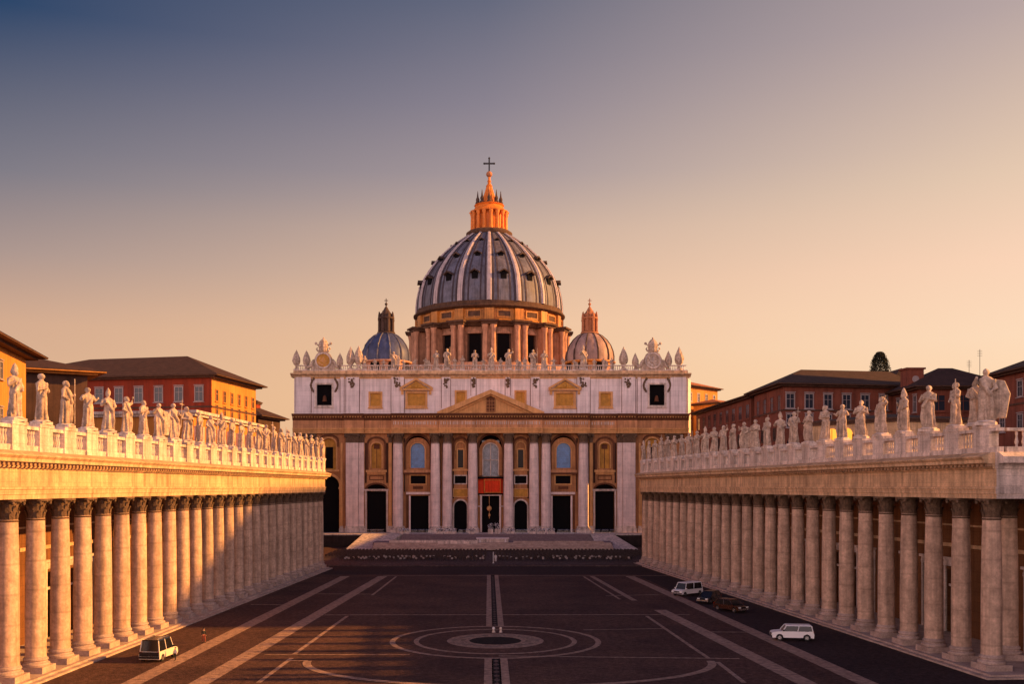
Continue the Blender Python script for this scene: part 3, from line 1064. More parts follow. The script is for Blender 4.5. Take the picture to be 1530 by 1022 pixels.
# --- entablature
E0, E1 = fz(648), fz(619)


def entab(o0, o1, yf):
    x0, x1 = fo(o0), fo(o1)
    zA, zFr, zD, zC = fz(640), fz(628.5), fz(625.5), fz(622.5)
    bp('architrave', 'f_trim', lambda b: b.prism_yz([(-.003, E0), (yf, E0), (yf, E0 + .55), (yf - .12, E0 + .58), (yf - .12, E0 + 1.05), (yf - .3, E0 + 1.1), (yf - .3, zA), (-.003, zA)], x0, x1), smooth=0)
    bp('frieze', 'f_entab', lambda b: b.box(x0 + .02, x1 - .02, yf + .02, -.003, zA + .003, zFr), smooth=0)
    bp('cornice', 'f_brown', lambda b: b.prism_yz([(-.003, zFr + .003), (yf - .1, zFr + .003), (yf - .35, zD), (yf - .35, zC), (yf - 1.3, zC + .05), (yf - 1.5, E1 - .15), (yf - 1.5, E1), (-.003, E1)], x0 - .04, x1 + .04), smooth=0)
    # a row of small raised strokes (the frieze lettering, too small to read in the photo)
    if abs(o0) < 150 and abs(o1) < 215:
        mb = MB(); x = x0 + .6; R = random.Random(int(o0 + 500))
        while x < x1 - .6:
            w = R.choice((.16, .22, .3))
            mb.box(x, x + w, yf - .06, yf + .04, zFr - 1.35, zFr - .35 - R.choice((0, .12)))
            x += w + R.choice((.22, .3, .5))
        mb.build('inscription_strokes', M['pale'], basil, smooth=0)
    mb = MB(); comb(mb, x0 + .2, x1 - .2, .32, .45, yf - .9, yf - .36, zC - .42, zC - .05)
    mb.build('dentil_course', M['f_trim'], basil, smooth=0)


entab(-77, 77, -3.1)
entab(-147, -77.3, -2.55); entab(77.3, 147, -2.55)
entab(-188, -147.3, -1.0); entab(147.3, 188, -1.0)
entab(-218, -188.3, -1.8); entab(188.3, 218, -1.8)
entab(-295, -218.3, -.9); entab(218.3, 295, -.9)

# --- pediment
pz = fz(585.5)
bp('pediment_field', 'f_trim', lambda b: b.prism_xz([(fo(-72), E1 + .02), (fo(72), E1 + .02), (0, pz - 1.2)], -3.0, -.6), smooth=0)


def rake(b):
    for s in (-1, 1):
        a = Vector((fo(79) * s, E1)); t = Vector((0, pz)); d = (t - a)
        n = Vector((0, -1.05))
        b.prism_xz([(a.x, a.y), (a.x, a.y + .35), (0, pz + .25), (0, pz - 1.0), (a.x - s * 3.2, a.y + .02)], -4.5, -.62)
        b.prism_xz([(a.x - s * 3.4, a.y + .03), (0, pz - 1.02), (0, pz - 1.5), (a.x - s * 5.0, a.y + .03)], -3.6, -.62)


bp('pediment_cornice', 'f_trim', rake, smooth=0)
gw = bp('pediment_window', 'f_brown', lambda b: (b.box(fo(-7), fo(7), -3.25, -2.98, fz(617), fz(600)), b.lathe(0, 0, [(0, 0)], 3) if False else b.prism_xz([(fo(7) * cos(pi * k / 12), fz(600) + fo(7) * sin(pi * k / 12)) for k in range(13)], -3.25, -2.98)), smooth=0)
bp('grille', 'f_wall', lambda b: ([b.box(fo(-6 + 4 * k) - .08, fo(-6 + 4 * k) + .08, -3.34, -3.24, fz(617), fz(598)) for k in range(4)], [b.box(fo(-7), fo(7), -3.36, -3.24, fz(616 - 5 * k) - .08, fz(616 - 5 * k) + .08) for k in range(4)]), gw, 0)

# --- attic
AZ0, AZ1 = E1, fz(564)
ah = []
awins = []
for s in (-1, 1):
    def A(o0, o1, y0, y1, kind):
        a, b = sorted((fo(s * o0), fo(s * o1)))
        ah.append((a, b, fz(y1), fz(y0), 0)); awins.append((a, b, fz(y1), fz(y0), kind))
    A(237, 259.5, 575, 606, 'dark'); A(164, 179.5, 588, 607, 'gold'); A(97.5, 124, 588, 606.5, 'ped'); A(38, 51, 586, 605, 'gold')
AY = -.55
bp('attic_wall', 'attic', lambda b: wall_grid(b, -HALF + .4, HALF - .4, AZ0 - .3, AZ1, ah, AY, .7), smooth=0)


def frame(b, x0, x1, z0, z1, w, y0, y1, sill=0.0):
    b.box(x0 - w, x0, y0, y1, z0 - w, z1 + w); b.box(x1, x1 + w, y0, y1, z0 - w, z1 + w)
    b.box(x0, x1, y0, y1, z1, z1 + w); b.box(x0, x1, y0, y1, z0 - w, z0)
    if sill:
        b.box(x0 - w - .2, x1 + w + .2, y0 - .18, y1, z0 - w - sill, z0 - w - .002)


for (x0, x1, z0, z1, kind) in awins:
    w = bp('attic_window', {'dark': 'pale', 'gold': 'f_trim', 'ped': 'f_trim'}[kind], lambda b: frame(b, x0 - .004, x1 + .004, z0 - .004, z1 + .004, .5 if kind != 'ped' else .62, AY - .16, AY + .1, .3), smooth=0)
    if kind == 'dark':
        bp('pane', 'dark', lambda b: b.box(x0, x1, AY + 1.5, AY + 1.6, z0 - .3, z1 + .3), w, 0)
        bp('bell', 'f_brown', lambda b: b.lathe((x0 + x1) / 2, AY + .9, [(.75, z0 + 1.2), (.62, z0 + 1.5), (.5, z0 + 2.4), (.3, z0 + 2.9), (.05, z0 + 3.0)], 14), w)
    else:
        bp('shutter', 'gold_shutter', lambda b: (b.box(x0, x1, AY + .42, AY + .5, z0, z1), b.box((x0 + x1) / 2 - .06, (x0 + x1) / 2 + .06, AY + .34, AY + .42, z0, z1)), w, 0)
    if kind == 'ped':
        xc = (x0 + x1) / 2
        hz = fz(584); px0, px1 = xc - fo(24.5), xc + fo(24.5); ap = fz(567.5)

        def ped(b):
            b.box(px0, px1, AY - .9, AY + .1, hz, hz + .45)
            for s in (-1, 1):
                b.prism_xz([(xc + s * fo(24.5), hz + .452), (xc + s * fo(24.5), hz + .9), (xc, ap + .35), (xc, ap - .25), (xc + s * fo(22), hz + .452)], AY - .95, AY + .1)
            b.box(px0 + .4, px0 + 1.1, AY - .6, AY + .1, hz - 1.2, hz - .003); b.box(px1 - 1.1, px1 - .4, AY - .6, AY + .1, hz - 1.2, hz - .003)
        bp('window_pediment', 'f_trim', ped, w, 0)
        bp('window_relief', 'gold_shutter', lambda b: (b.prism_xz([(xc - fo(19), hz + .46), (xc + fo(19), hz + .46), (xc, ap - .4)], AY - .45, AY + .1),
                                                   b.ball((xc, AY - .5, hz + 1.3), (.55, .3, .7), 10, 8), [b.ball((xc + q * 1.3, AY - .45, hz + .85), (.75, .22, .28), 8, 6) for q in (-1, 1)]), w)
# attic pilaster strips, festoons
for s in (-1, 1):
    for o0, o1, d in ((196, 215.5, .35), (129, 148, .3), (60, 73, .3), (22, 29, .25), (268, 291, .3), (219, 224, .15)):
        x0, x1 = sorted((fo(s * o0), fo(s * o1)))
        top = AZ1 - .003
        zb_ = AZ0 + .02
        if o0 < 75: zb_ = E1 + (pz - E1) * (1 - o1 / 79.0) + .9 if o1 < 79 else zb_
        zb_ = min(max(zb_, AZ0 + .02), top - 2.5)
        p = bp('attic_pilaster', 'attic', lambda b: b.box(x0, x1, AY - d, AY - .003, zb_, top), smooth=0)
        for xe, sg in ((x0, -1), (x1, 1)):
            bp('groove', 'f_brown', lambda b: b.box(xe + sg * .02, xe + sg * .17, AY - .03, AY + .05, zb_ + .3, top - .45), p, 0)
        if o0 in (196, 129, 60, 22):
            xm = (x0 + x1) / 2

            def fest(b):
                R = random.Random(int(o0))
                for k in range(16):
                    t = R.random()
                    b.ball((xm + R.uniform(-.5, .5) * (x1 - x0) * .8 * (1 - .6 * t), AY - d - .12, top - .3 - 2.6 * t), (R.uniform(.18, .4), .22, R.uniform(.2, .45)), 7, 5)
            bp('festoon', 'capital', fest, p)
    for q in (-1, 1):      # garlands beside the bell windows

        def gar(b):
            R = random.Random(7 + q)
            xc = fo(s * 248)
            for k in range(13):
                t = k / 12
                b.ball((xc + q * (3.1 + .8 * sin(t * 3)), AY - .2, AZ1 - .5 - 3.6 * t), (R.uniform(.25, .42), .25, R.uniform(.25, .45)), 7, 5)
        bp('garland', 'capital', gar)
# attic cornice
bp('attic_cornice', 'ochre', lambda b: (b.prism_yz([(2.2, AZ1 + .003), (AY - .35, AZ1 + .003), (AY - .5, AZ1 + .4), (AY - 1.35, AZ1 + .65), (AY - 1.5, AZ1 + 1.05), (AY - .4, AZ1 + 1.2), (2.2, AZ1 + 1.2)], -HALF - .5, HALF + .6),
                                      b.box(-HALF + .2, HALF - .2, AY - .3, 1.6, AZ1 + 1.203, fz(554.5))), smooth=0)
bp('attic_band', 'f_trim', lambda b: b.box(-HALF + .5, HALF - .5, AY - .14, AY - .004, AZ1 - .42, AZ1 - .05), smooth=0)
ROOFZ = fz(553.5)
bp('parapet', 'pale', lambda b: (b.box(-HALF + .6, HALF - .6, -.6, .2, ROOFZ + 1.25, ROOFZ + 1.5), b.box(-HALF + .3, HALF - .3, -.75, 1.6, fz(554.5) + .003, ROOFZ + .05)), smooth=0)


def balrow(b):
    x = -HALF + 1
    while x < HALF - 1:
        b.lathe(x, -.2, [(.16, ROOFZ + .05), (.09, ROOFZ + .2), (.19, ROOFZ + .5), (.09, ROOFZ + .95), (.15, ROOFZ + 1.25)], 6); x += .62


bp('baluster_row', 'pale', balrow)

# --- windows and doors of the orders
for s in (-1, 1):
    def X(o): return fo(s * o)

    def rng(o0, o1): return sorted((fo(s * o0), fo(s * o1)))

    def archframe(b, o0, o1, ytop, ybot, w, ya, yb, arch=1.0):
        x0, x1 = rng(o0, o1); zt, zb = fz(ytop), fz(ybot)
        r = (x1 - x0) / 2; rise = arch * r; cz = zt - rise; cx = (x0 + x1) / 2; n = 14
        b.box(x0 - w, x0, ya, yb, zb, cz); b.box(x1, x1 + w, ya, yb, zb, cz)
        for k in range(n):
            a, c = pi * k / n, pi * (k + 1) / n
            b.prism_xz([(cx - r * cos(a), cz + rise * sin(a)), (cx - r * cos(c), cz + rise * sin(c)), (cx - (r + w) * cos(c), cz + (rise + w) * sin(c)), (cx - (r + w) * cos(a), cz + (rise + w) * sin(a))], ya, yb)

    # end bay arch
    d = bp('portal', 'f_trim', lambda b: (archframe(b, 226, 257, 711, 796, .7, -.25, .1), b.box(*rng(222, 227), -.4, .1, fz(731), fz(728)), b.box(*rng(256, 261), -.4, .1, fz(731), fz(728))), smooth=0)
    w = bp('niche', 'f_trim', lambda b: (archframe(b, 231, 252, 655, 702, .45, -.2, .1), b.box(*rng(226, 257), -.6, .1, fz(705), fz(702))), smooth=0)
    bp('pane', 'gold_shutter', lambda b: b.box(*rng(231, 252), .9, 1.0, fz(702), fz(653)), w, 0)
    bp('niche_window', 'dark', lambda b: b.box(*rng(236, 247), .8, .89, fz(700), fz(668)), w, 0)
    bp('niche_hood', 'f_brown', lambda b: archframe(b, 229, 254, 651, 668, .4, -.7, .1, .55), w, 0)
    # bay B
    d = bp('portal', 'pale', lambda b: (b.box(*rng(153.5, 156), -.3, .1, ZF + .02, fz(733)), b.box(*rng(185, 187.5), -.3, .1, ZF + .02, fz(733)), b.box(*rng(152, 189), -.55, .1, fz(733.5), fz(731)),
                                       b.box(*rng(156, 185), .4, .6, fz(734.5), fz(733))), smooth=0)
    bp('hood', 'f_brown', lambda b: archframe(b, 156, 185, 724, 731, .5, -.6, .1, .5), d, 0)
    bp('door_leaf', 'dark', lambda b: b.box(*rng(156, 185), 1.2, 1.4, ZF, fz(722)), d, 0)
    w = bp('window', 'f_trim', lambda b: (archframe(b, 163, 178, 662, 700, .4, -.2, .1, .8), b.box(*rng(155, 186), -.7, .1, fz(706), fz(702.5)), b.box(*rng(157, 184), -.4, .1, fz(709), fz(706.05))), smooth=0)
    bp('pane', 'gold_shutter', lambda b: b.box(*rng(163, 178), .7, .8, fz(700), fz(660)), w, 0)
    bp('sash', 'f_brown', lambda b: (b.box(*rng(166, 175), .62, .69, fz(671), fz(664)), b.box(*rng(170, 171), .62, .69, fz(700), fz(671))), w, 0)
    bp('surround', 'f_brown', lambda b: archframe(b, 158.5, 182.5, 655, 702.4, .55, -.45, .1, .8), w, 0)
    bp('panel', 'f_brown', lambda b: frame(b, *rng(161, 180), fz(716.5), fz(712), .25, -.12, .05), smooth=0)
    # bay C
    d = bp('portal', 'f_column', lambda b: (b.box(*rng(90, 92.5), -.35, .1, ZF + .02, fz(741)), b.box(*rng(119.5, 122), -.35, .1, ZF + .02, fz(741)), b.box(*rng(87, 126), -.6, .1, fz(739), fz(735.5))), smooth=0)
    bp('door_leaf', 'dark', lambda b: b.box(*rng(92, 120), 1.2, 1.4, ZF, fz(740)), d, 0)
    bp('jamb', 'f_brown', lambda b: (b.box(*rng(87, 89.9), -.2, .1, ZF + .02, fz(739.1)), b.box(*rng(122.1, 126), -.2, .1, ZF + .02, fz(739.1))), d, 0)
    w = bp('window', 'f_brown', lambda b: (archframe(b, 91, 127, 651, 702, .6, -.35, .1), b.box(*rng(87, 130), -.8, .1, fz(709), fz(706.5))), smooth=0)
    bp('reveal', 'f_wall', lambda b: (archframe(b, 97, 121, 660, 700, 1.2, .2, .8), b.box(*rng(91, 127), .2, .8, fz(702), fz(699.5))), w, 0)
    bp('frame', 'f_trim', lambda b: archframe(b, 98.5, 119.5, 662, 699.4, .3, .05, .195), w, 0)
    bp('pane', 'sky_tint_glass', lambda b: b.box(*rng(97, 121), .9, 1.0, fz(701), fz(658)), w, 0)
    bp('sill', 'f_entab', lambda b: b.box(*rng(88, 129), -.5, .1, fz(706.4), fz(702.4)), w, 0)
    w = bp('mezzanine_window', 'f_trim', lambda b: frame(b, *rng(97, 119.5), fz(723), fz(711), .35, -.2, .1), smooth=0)
    bp('pane', 'dark', lambda b: b.box(*rng(96, 120), .5, .6, fz(724), fz(710)), w, 0)
    bp('plaque', 'f_brown', lambda b: b.box(*rng(101, 116), -.15, -.003, fz(731), fz(727)), smooth=0)
    # bay D
    d = bp('portal', 'pale', lambda b: archframe(b, 35.5, 54.5, 748, 796, .45, -.3, .1), smooth=0)
    bp('door_leaf', 'dark', lambda b: b.box(*rng(35, 55), 1.2, 1.4, ZF, fz(745)), d, 0)
    w = bp('window', 'f_brown', lambda b: archframe(b, 35.5, 54.5, 655, 701, .55, -.35, .1), smooth=0)
    bp('reveal', 'f_wall', lambda b: b.box(*rng(35, 55), .8, .9, fz(702), fz(653)), w, 0)
    bp('frame', 'f_trim', lambda b: (frame(b, *rng(41, 49), fz(699), fz(672), .35, .5, .795), archframe(b, 38.5, 51.5, 661, 673, .3, .3, .795)), w, 0)
    bp('pane', 'bronze', lambda b: b.box(*rng(41, 49), .7, .79, fz(699), fz(672)), w, 0)
    bp('sill', 'f_trim', lambda b: b.box(*rng(33, 57), -.4, .1, fz(704), fz(701.2)), w, 0)
    w = bp('mezzanine_window', 'pale', lambda b: frame(b, *rng(36.5, 53.5), fz(722.5), fz(711.5), .3, -.2, .1), smooth=0)
    bp('pane', 'dark', lambda b: b.box(*rng(36, 54), .5, .6, fz(724), fz(710)), w, 0)
    bp('panel', 'gold_shutter', lambda b: b.box(*rng(35, 55), -.1, -.003, fz(742), fz(731)), smooth=0)
    bp('panel_frame', 'f_trim', lambda b: frame(b, *rng(35.2, 54.8), fz(741.8), fz(731.2), .25, -.2, .0), smooth=0)
# central bay
cw = MB()
s = 1
w = bp('loggia_window', 'f_brown', lambda b: archframe(b, -17, 17, 650, 712, .55, -.5, .1), smooth=0)
bp('reveal', 'f_wall', lambda b: archframe(b, -12.5, 12.5, 661, 711, .9, .2, .9), w, 0)
bp('frame', 'pale', lambda b: (archframe(b, -11, 11, 663, 710, .28, .1, .195), b.box(fo(-.6), fo(.6), .7, .9, fz(710), fz(664)), b.box(fo(-11), fo(11), .7, .9, fz(688), fz(687))), w, 0)
bp('pane', 'grey_glass', lambda b: b.box(fo(-13), fo(13), 1.0, 1.1, fz(712), fz(658)), w, 0)
bc = bp('balcony', 'dark', lambda b: (b.box(fo(-19.2), fo(19.2), -1.5, -.003, fz(715.5), fz(712.5)), b.box(fo(-18.5), fo(18.5), -.7, -.003, fz(739.5), fz(737.5))), smooth=0)
bp('balcony_wall', 'red_cloth', lambda b: b.box(fo(-18.3), fo(-10.5), -.3, -.004, fz(737.4), fz(716)) or b.box(fo(15.6), fo(18.3), -.3, -.004, fz(737.4), fz(716)), bc, 0)


def banner(b):
    n = 22
    pts = [(fo(-10.3 + 25.7 * k / n), -1.35 + .12 * sin(k * 1.9)) for k in range(n + 1)]
    b.prism_xy(pts + [(x, y + .12) for x, y in reversed(pts)], fz(736.8), fz(715.6))


bp('banner', 'red_cloth', banner, bc)
bp('banner_hem', 'gold_shutter', lambda b: frame(b, fo(-9), fo(14), fz(735.6), fz(718), .15, -1.56, -1.45), bc, 0)
d = bp('portal', 'f_column', lambda b: (b.box(fo(-15.5), fo(-13), -.4, .1, ZF + .02, fz(741)), b.box(fo(13), fo(15.5), -.4, .1, ZF + .02, fz(741)), b.box(fo(-16.5), fo(16.5), -.6, .1, fz(741), fz(739.6))), smooth=0)
bp('door_leaf', 'dark', lambda b: b.box(fo(-13), fo(13), 1.2, 1.4, ZF, fz(740)), d, 0)
bp('door_lintel', 'pale', lambda b: (b.box(fo(13.2), fo(33), -.42, -.003, fz(757.5), fz(756)), b.box(fo(-33), fo(-13.2), -.42, -.003, fz(757.5), fz(756))), d, 0)
bp('hanging_lamp', 'f_trim', lambda b: (b.ball((fo(-2), -.2, fz(760)), (.75, .5, .75), 10, 8), b.ball((fo(-2), -.2, fz(770)), (.3, .3, .5), 8, 6), b.tube([(fo(-2), -.2, fz(741)), (fo(-2), -.2, fz(775))], .07, 6)), d)

# --- main dome
DS = (FD + 104) / F
DX, DY = -.35, 104.0


def dz(py): return CAMH + (VPY - py) * DS
def dr_(px): return px * DS


drum = bp('drum', 'drum', lambda b: b.lathe(DX, DY, [(dr_(124), 40), (dr_(124), dz(556)), (dr_(100), dz(555.5)), (dr_(100), dz(503.5))], 64))
for k in range(16):
    a = 2 * pi * (k + .5) / 16 - pi / 2
    ca, sa = cos(a), sin(a)

    def wpos(p): return (DX + p[0] * ca - p[1] * sa, DY + p[0] * sa + p[1] * ca, p[2])
    r0 = dr_(100)
    mb = MB(); w2 = dr_(8.5)
    frame(mb, -w2, w2, dz(552), dz(514), .6, -.5, .2)
    mb.xform(lambda p: wpos((r0 - p[1], p[0], p[2])))
    w = mb.build('window', M['drum_dark'], drum, smooth=0)
    mb = MB(); mb.box(r0 - .4, r0 + .12, -w2, w2, dz(552), dz(514)); mb.xform(wpos); mb.build('window_pane', M['dark'], drum, smooth=0)
    mb = MB(); mb.prism([(-w2 * 1.35, dz(513.5)), (w2 * 1.35, dz(513.5)), (0, dz(506.5))], lambda u, v, t: (t, u, v), r0 - .2, r0 + 1.2); mb.xform(wpos); mb.build('window_hood', M['drum'], drum, smooth=0)
for k in range(16):
    a = 2 * pi * k / 16 - pi / 2
    ca, sa = cos(a), sin(a)

    def wpos(p): return (DX + p[0] * ca - p[1] * sa, DY + p[0] * sa + p[1] * ca, p[2])
    # paired columns on a spur wall
    mb = MB(); mb.box(dr_(98), dr_(112), -1.5, 1.5, dz(556), dz(503.8)); mb.xform(wpos); mb.build('buttress', M['drum'], drum, smooth=0)
    for q in (-1, 1):
        mb = MB()
        mb.lathe(dr_(116), q * 1.5, [(1.35, dz(556)), (1.35, dz(554)), (1.05, dz(552.5)), (1.02, dz(535)), (.9, dz(511)), (.98, dz(510)), (1.3, dz(504)), (1.3, dz(503.5))], 16)
        mb.xform(wpos); mb.build('column', M['drum'], drum)
    mb = MB(); mb.box(dr_(98), dr_(121.5), -3.0, 3.0, dz(503.4), dz(500)); mb.box(dr_(98), dr_(124.5), -3.5, 3.5, dz(500) + .003, dz(497.4)); mb.xform(wpos); mb.build('entablature_block', M['drum_dark'], drum, smooth=0)
bp('drum_cornice', 'drum_dark', lambda b: b.lathe(DX, DY, [(dr_(98), dz(503.6)), (dr_(106), dz(503.2)), (dr_(108), dz(500)), (dr_(112), dz(497.8)), (dr_(112), dz(496.6)), (dr_(98), dz(496))], 64), drum)
band_ = bp('dome_band', 'sun_orange', lambda b: b.lathe(DX, DY, [(dr_(98), dz(496.2)), (dr_(109.5), dz(495.8)), (dr_(107.5), dz(493.5)), (dr_(106.5), dz(480)), (dr_(108), dz(479))], 64))
bp('band_cornice', 'drum_dark', lambda b: b.lathe(DX, DY, [(dr_(100), dz(479)), (dr_(109), dz(478.8)), (dr_(113), dz(476)), (dr_(113), dz(474.6)), (dr_(108.5), dz(473)), (dr_(108.5), dz(468)), (dr_(100), dz(467))], 64), band_)
for k in range(16):
    for half in (0, 1):
        a = 2 * pi * (k + .5 * half) / 16 - pi / 2
        ca, sa = cos(a), sin(a)

        def wpos(p): return (DX + p[0] * ca - p[1] * sa, DY + p[0] * sa + p[1] * ca, p[2])
        mb = MB()
        if half:
            mb.box(dr_(100), dr_(107.2), -2.3, 2.3, dz(490.5), dz(483)); nm, mt = 'band_panel', 'drum_dark'
            mb.xform(wpos); mb.build(nm, M[mt], band_, smooth=0)
            mb = MB(); frame(mb, -2.3, 2.3, dz(490.5), dz(483), .42, -.25, .8)
            mb.xform(lambda p: wpos((dr_(107.2) - p[1], p[0], p[2]))); mb.build('panel_frame', M['sun_orange'], band_, smooth=0)
        else:
            mb.box(dr_(100), dr_(110.5), -1.7, 1.7, dz(495.9), dz(479.2)); mb.xform(wpos); mb.build('band_pier', M['sun_orange'], band_, smooth=0)
DPROF = [(107.0, 468), (106.8, 460), (105.8, 450), (104.0, 440), (101.5, 431), (97.5, 421), (92.5, 412.5), (86, 403.5), (78.5, 394), (70, 385), (60.5, 376), (51.5, 368.5), (42, 361.5), (34, 356), (31, 354)]


def dprof(t):
    t = max(0, min(len(DPROF) - 1.001, t)); i = int(t); f = t - i
    return (DPROF[i][0] * (1 - f) + DPROF[i + 1][0] * f, DPROF[i][1] * (1 - f) + DPROF[i + 1][1] * f)


dome = bp('dome', 'lead', lambda b: b.lathe(DX, DY, [(dr_(r), dz(y)) for r, y in DPROF], 96), smooth=50)
for k in range(16):
    a = 2 * pi * k / 16 - pi / 2
    ca, sa = cos(a), sin(a)

    def wpos(p): return (DX + p[0] * ca - p[1] * sa, DY + p[0] * sa + p[1] * ca, p[2])
    mb = MB(); n = 28; vs = []; fs = []
    for i in range(n + 1):
        t = i * (len(DPROF) - 1) / n
        r, y = dprof(t)
        wd = dr_(1.5 + 2.7 * min(1, r / 100)) * .85
        for (dr2, ws) in ((-1.2, 1.0), (.55, 1.0), (.75, .55), (1.05, .5), (1.05, -.5), (.75, -.55), (.55, -1.0), (-1.2, -1.0)):
            vs.append((dr_(r) + dr2 * .85, wd * ws, dz(y)))
    for i in range(n):
        for j in range(7):
            fs.append((i * 8 + j, i * 8 + j + 1, (i + 1) * 8 + j + 1, (i + 1) * 8 + j))
    mb.add(vs, fs); mb.xform(wpos); mb.build('rib', M['rib'], dome, smooth=25)
    # secondary thin seams beside each panel
    a = 2 * pi * (k + .5) / 16 - pi / 2
    ca, sa = cos(a), sin(a)
    for q, qf in ((-1, .745), (1, .745), (-1, .42), (1, .42)):
        mb = MB(); vs = []; fs = []
        for i in range(n + 1):
            t = i * (len(DPROF) - 1) / n
            r, y = dprof(t)
            hw = dr_(r) * sin(pi / 16) * qf
            for (dr2, w_) in ((-.8, .30), (.34, .30), (.34, -.30), (-.8, -.30)):
                vs.append((dr_(r) * .988 + dr2, q * hw + w_ * min(1, r / 90), dz(y)))
        for i in range(n):
            for j in range(3):
                fs.append((i * 4 + j, i * 4 + j + 1, (i + 1) * 4 + j + 1, (i + 1) * 4 + j))
        mb.add(vs, fs); mb.xform(wpos); mb.build('seam', M['dormer'], dome, smooth=0)
    # dormers in three tiers
    for (tt, sc) in ((4.0, 1.0), (7.4, .8), (10.4, .55)):
        r, y = dprof(tt)
        R0 = dr_(r) - .9; z = dz(y); q = 1.85 * sc
        mb = MB()
        outl = [(-q * .6, z - 1.6 * sc), (q * .6, z - 1.6 * sc), (q * .6, z + .6 * sc), (0, z + 1.3 * sc), (-q * .6, z + .6 * sc)]
        mb.prism(outl, lambda u_, v_, t_: (t_, u_, v_), R0 - 1.2 * sc, R0 + 1.5 * sc)
        mb.xform(wpos); dm = mb.build('dormer', M['dark'], dome, smooth=0)
        mb = MB()
        mb.prism([(-q, z + .5 * sc), (-q, z + .95 * sc), (0, z + 2.1 * sc), (q, z + .95 * sc), (q, z + .5 * sc), (0, z + 1.5 * sc)], lambda u_, v_, t_: (t_, u_, v_), R0 - 1.6 * sc, R0 + 2.4 * sc)
        mb.xform(wpos); mb.build('dormer_hood', M['side_dark'], dome, smooth=0)

# --- lantern
ln = bp('lantern', 'lantern', lambda b: b.lathe(DX, DY, [(dr_(21), dz(350)), (dr_(21), dz(318))], 32))
bp('gallery', 'drum_dark', lambda b: b.lathe(DX, DY, [(dr_(28), dz(355.5)), (dr_(33), dz(354.5)), (dr_(34.5), dz(352)), (dr_(34.5), dz(349.5)), (dr_(31), dz(347)), (dr_(21), dz(346))], 40), ln)
for k in range(16):
    a = 2 * pi * (k + .25) / 16
    x, y = DX + dr_(25.4) * cos(a), DY + dr_(25.4) * sin(a)
    mb = MB(); mb.lathe(x, y, [(.85, dz(347)), (.85, dz(344.5)), (.66, dz(343)), (.6, dz(325)), (.9, dz(321)), (.9, dz(319.5))], 12)
    mb.build('column', M['lantern'], ln)
bp('entablature', 'lantern', lambda b: b.lathe(DX, DY, [(dr_(20), dz(319.5)), (dr_(28.4), dz(319.3)), (dr_(29), dz(317.5)), (dr_(25.5), dz(316.5)), (dr_(22.5), dz(313)), (dr_(20.5), dz(309.5)), (dr_(22.5), dz(307.5)), (dr_(20), dz(306))], 40,
                                             mod=lambda a, j, z: 1 + (.035 if j in (1, 2) else .02) * cos(16 * a)), ln)
bp('spire', 'lantern', lambda b: b.lathe(DX, DY, [(dr_(13.5), dz(307)), (dr_(11), dz(302)), (dr_(9.5), dz(297)), (dr_(7.2), dz(290)), (dr_(5.4), dz(284)), (dr_(4.2), dz(279)), (dr_(4.8), dz(277.6)), (dr_(3), dz(275.5)),
                                               (dr_(2.0), dz(272.5)), (dr_(3.0), dz(271)), (dr_(1.7), dz(268)), (dr_(1.9), dz(264.5))], 24, mod=lambda a, j, z: 1 + (.07 * cos(12 * a) if j < 6 else 0)), ln)
bp('orb', 'side_red', lambda b: b.ball((DX, DY, dz(260.2)), dr_(4.6), 18, 12), ln)
for k in range(10):
    a = 2 * pi * (k + .5) / 10
    x, y = DX + dr_(18.0) * cos(a), DY + dr_(18.0) * sin(a)
    mb = MB(); mb.lathe(x, y, [(.9, dz(307.5)), (.9, dz(304)), (.5, dz(303)), (.75, dz(300.5)), (.7, dz(299)), (.35, dz(296)), (.08, dz(287))], 8)
    mb.build('finial', M['side_dark'], ln)


def crossf(b):
    b.box(DX - .28, DX + .28, DY - .28, DY + .28, dz(258), dz(236)); b.box(DX - dr_(7.4), DX + dr_(7.4), DY - .25, DY + .25, dz(245), dz(243))
    for (x, z) in ((DX - dr_(7.4), dz(244)), (DX + dr_(7.4), dz(244)), (DX, dz(236))): b.ball((x, DY, z), .42, 8, 6)


bp('cross', 'iron', crossf, ln, 0)

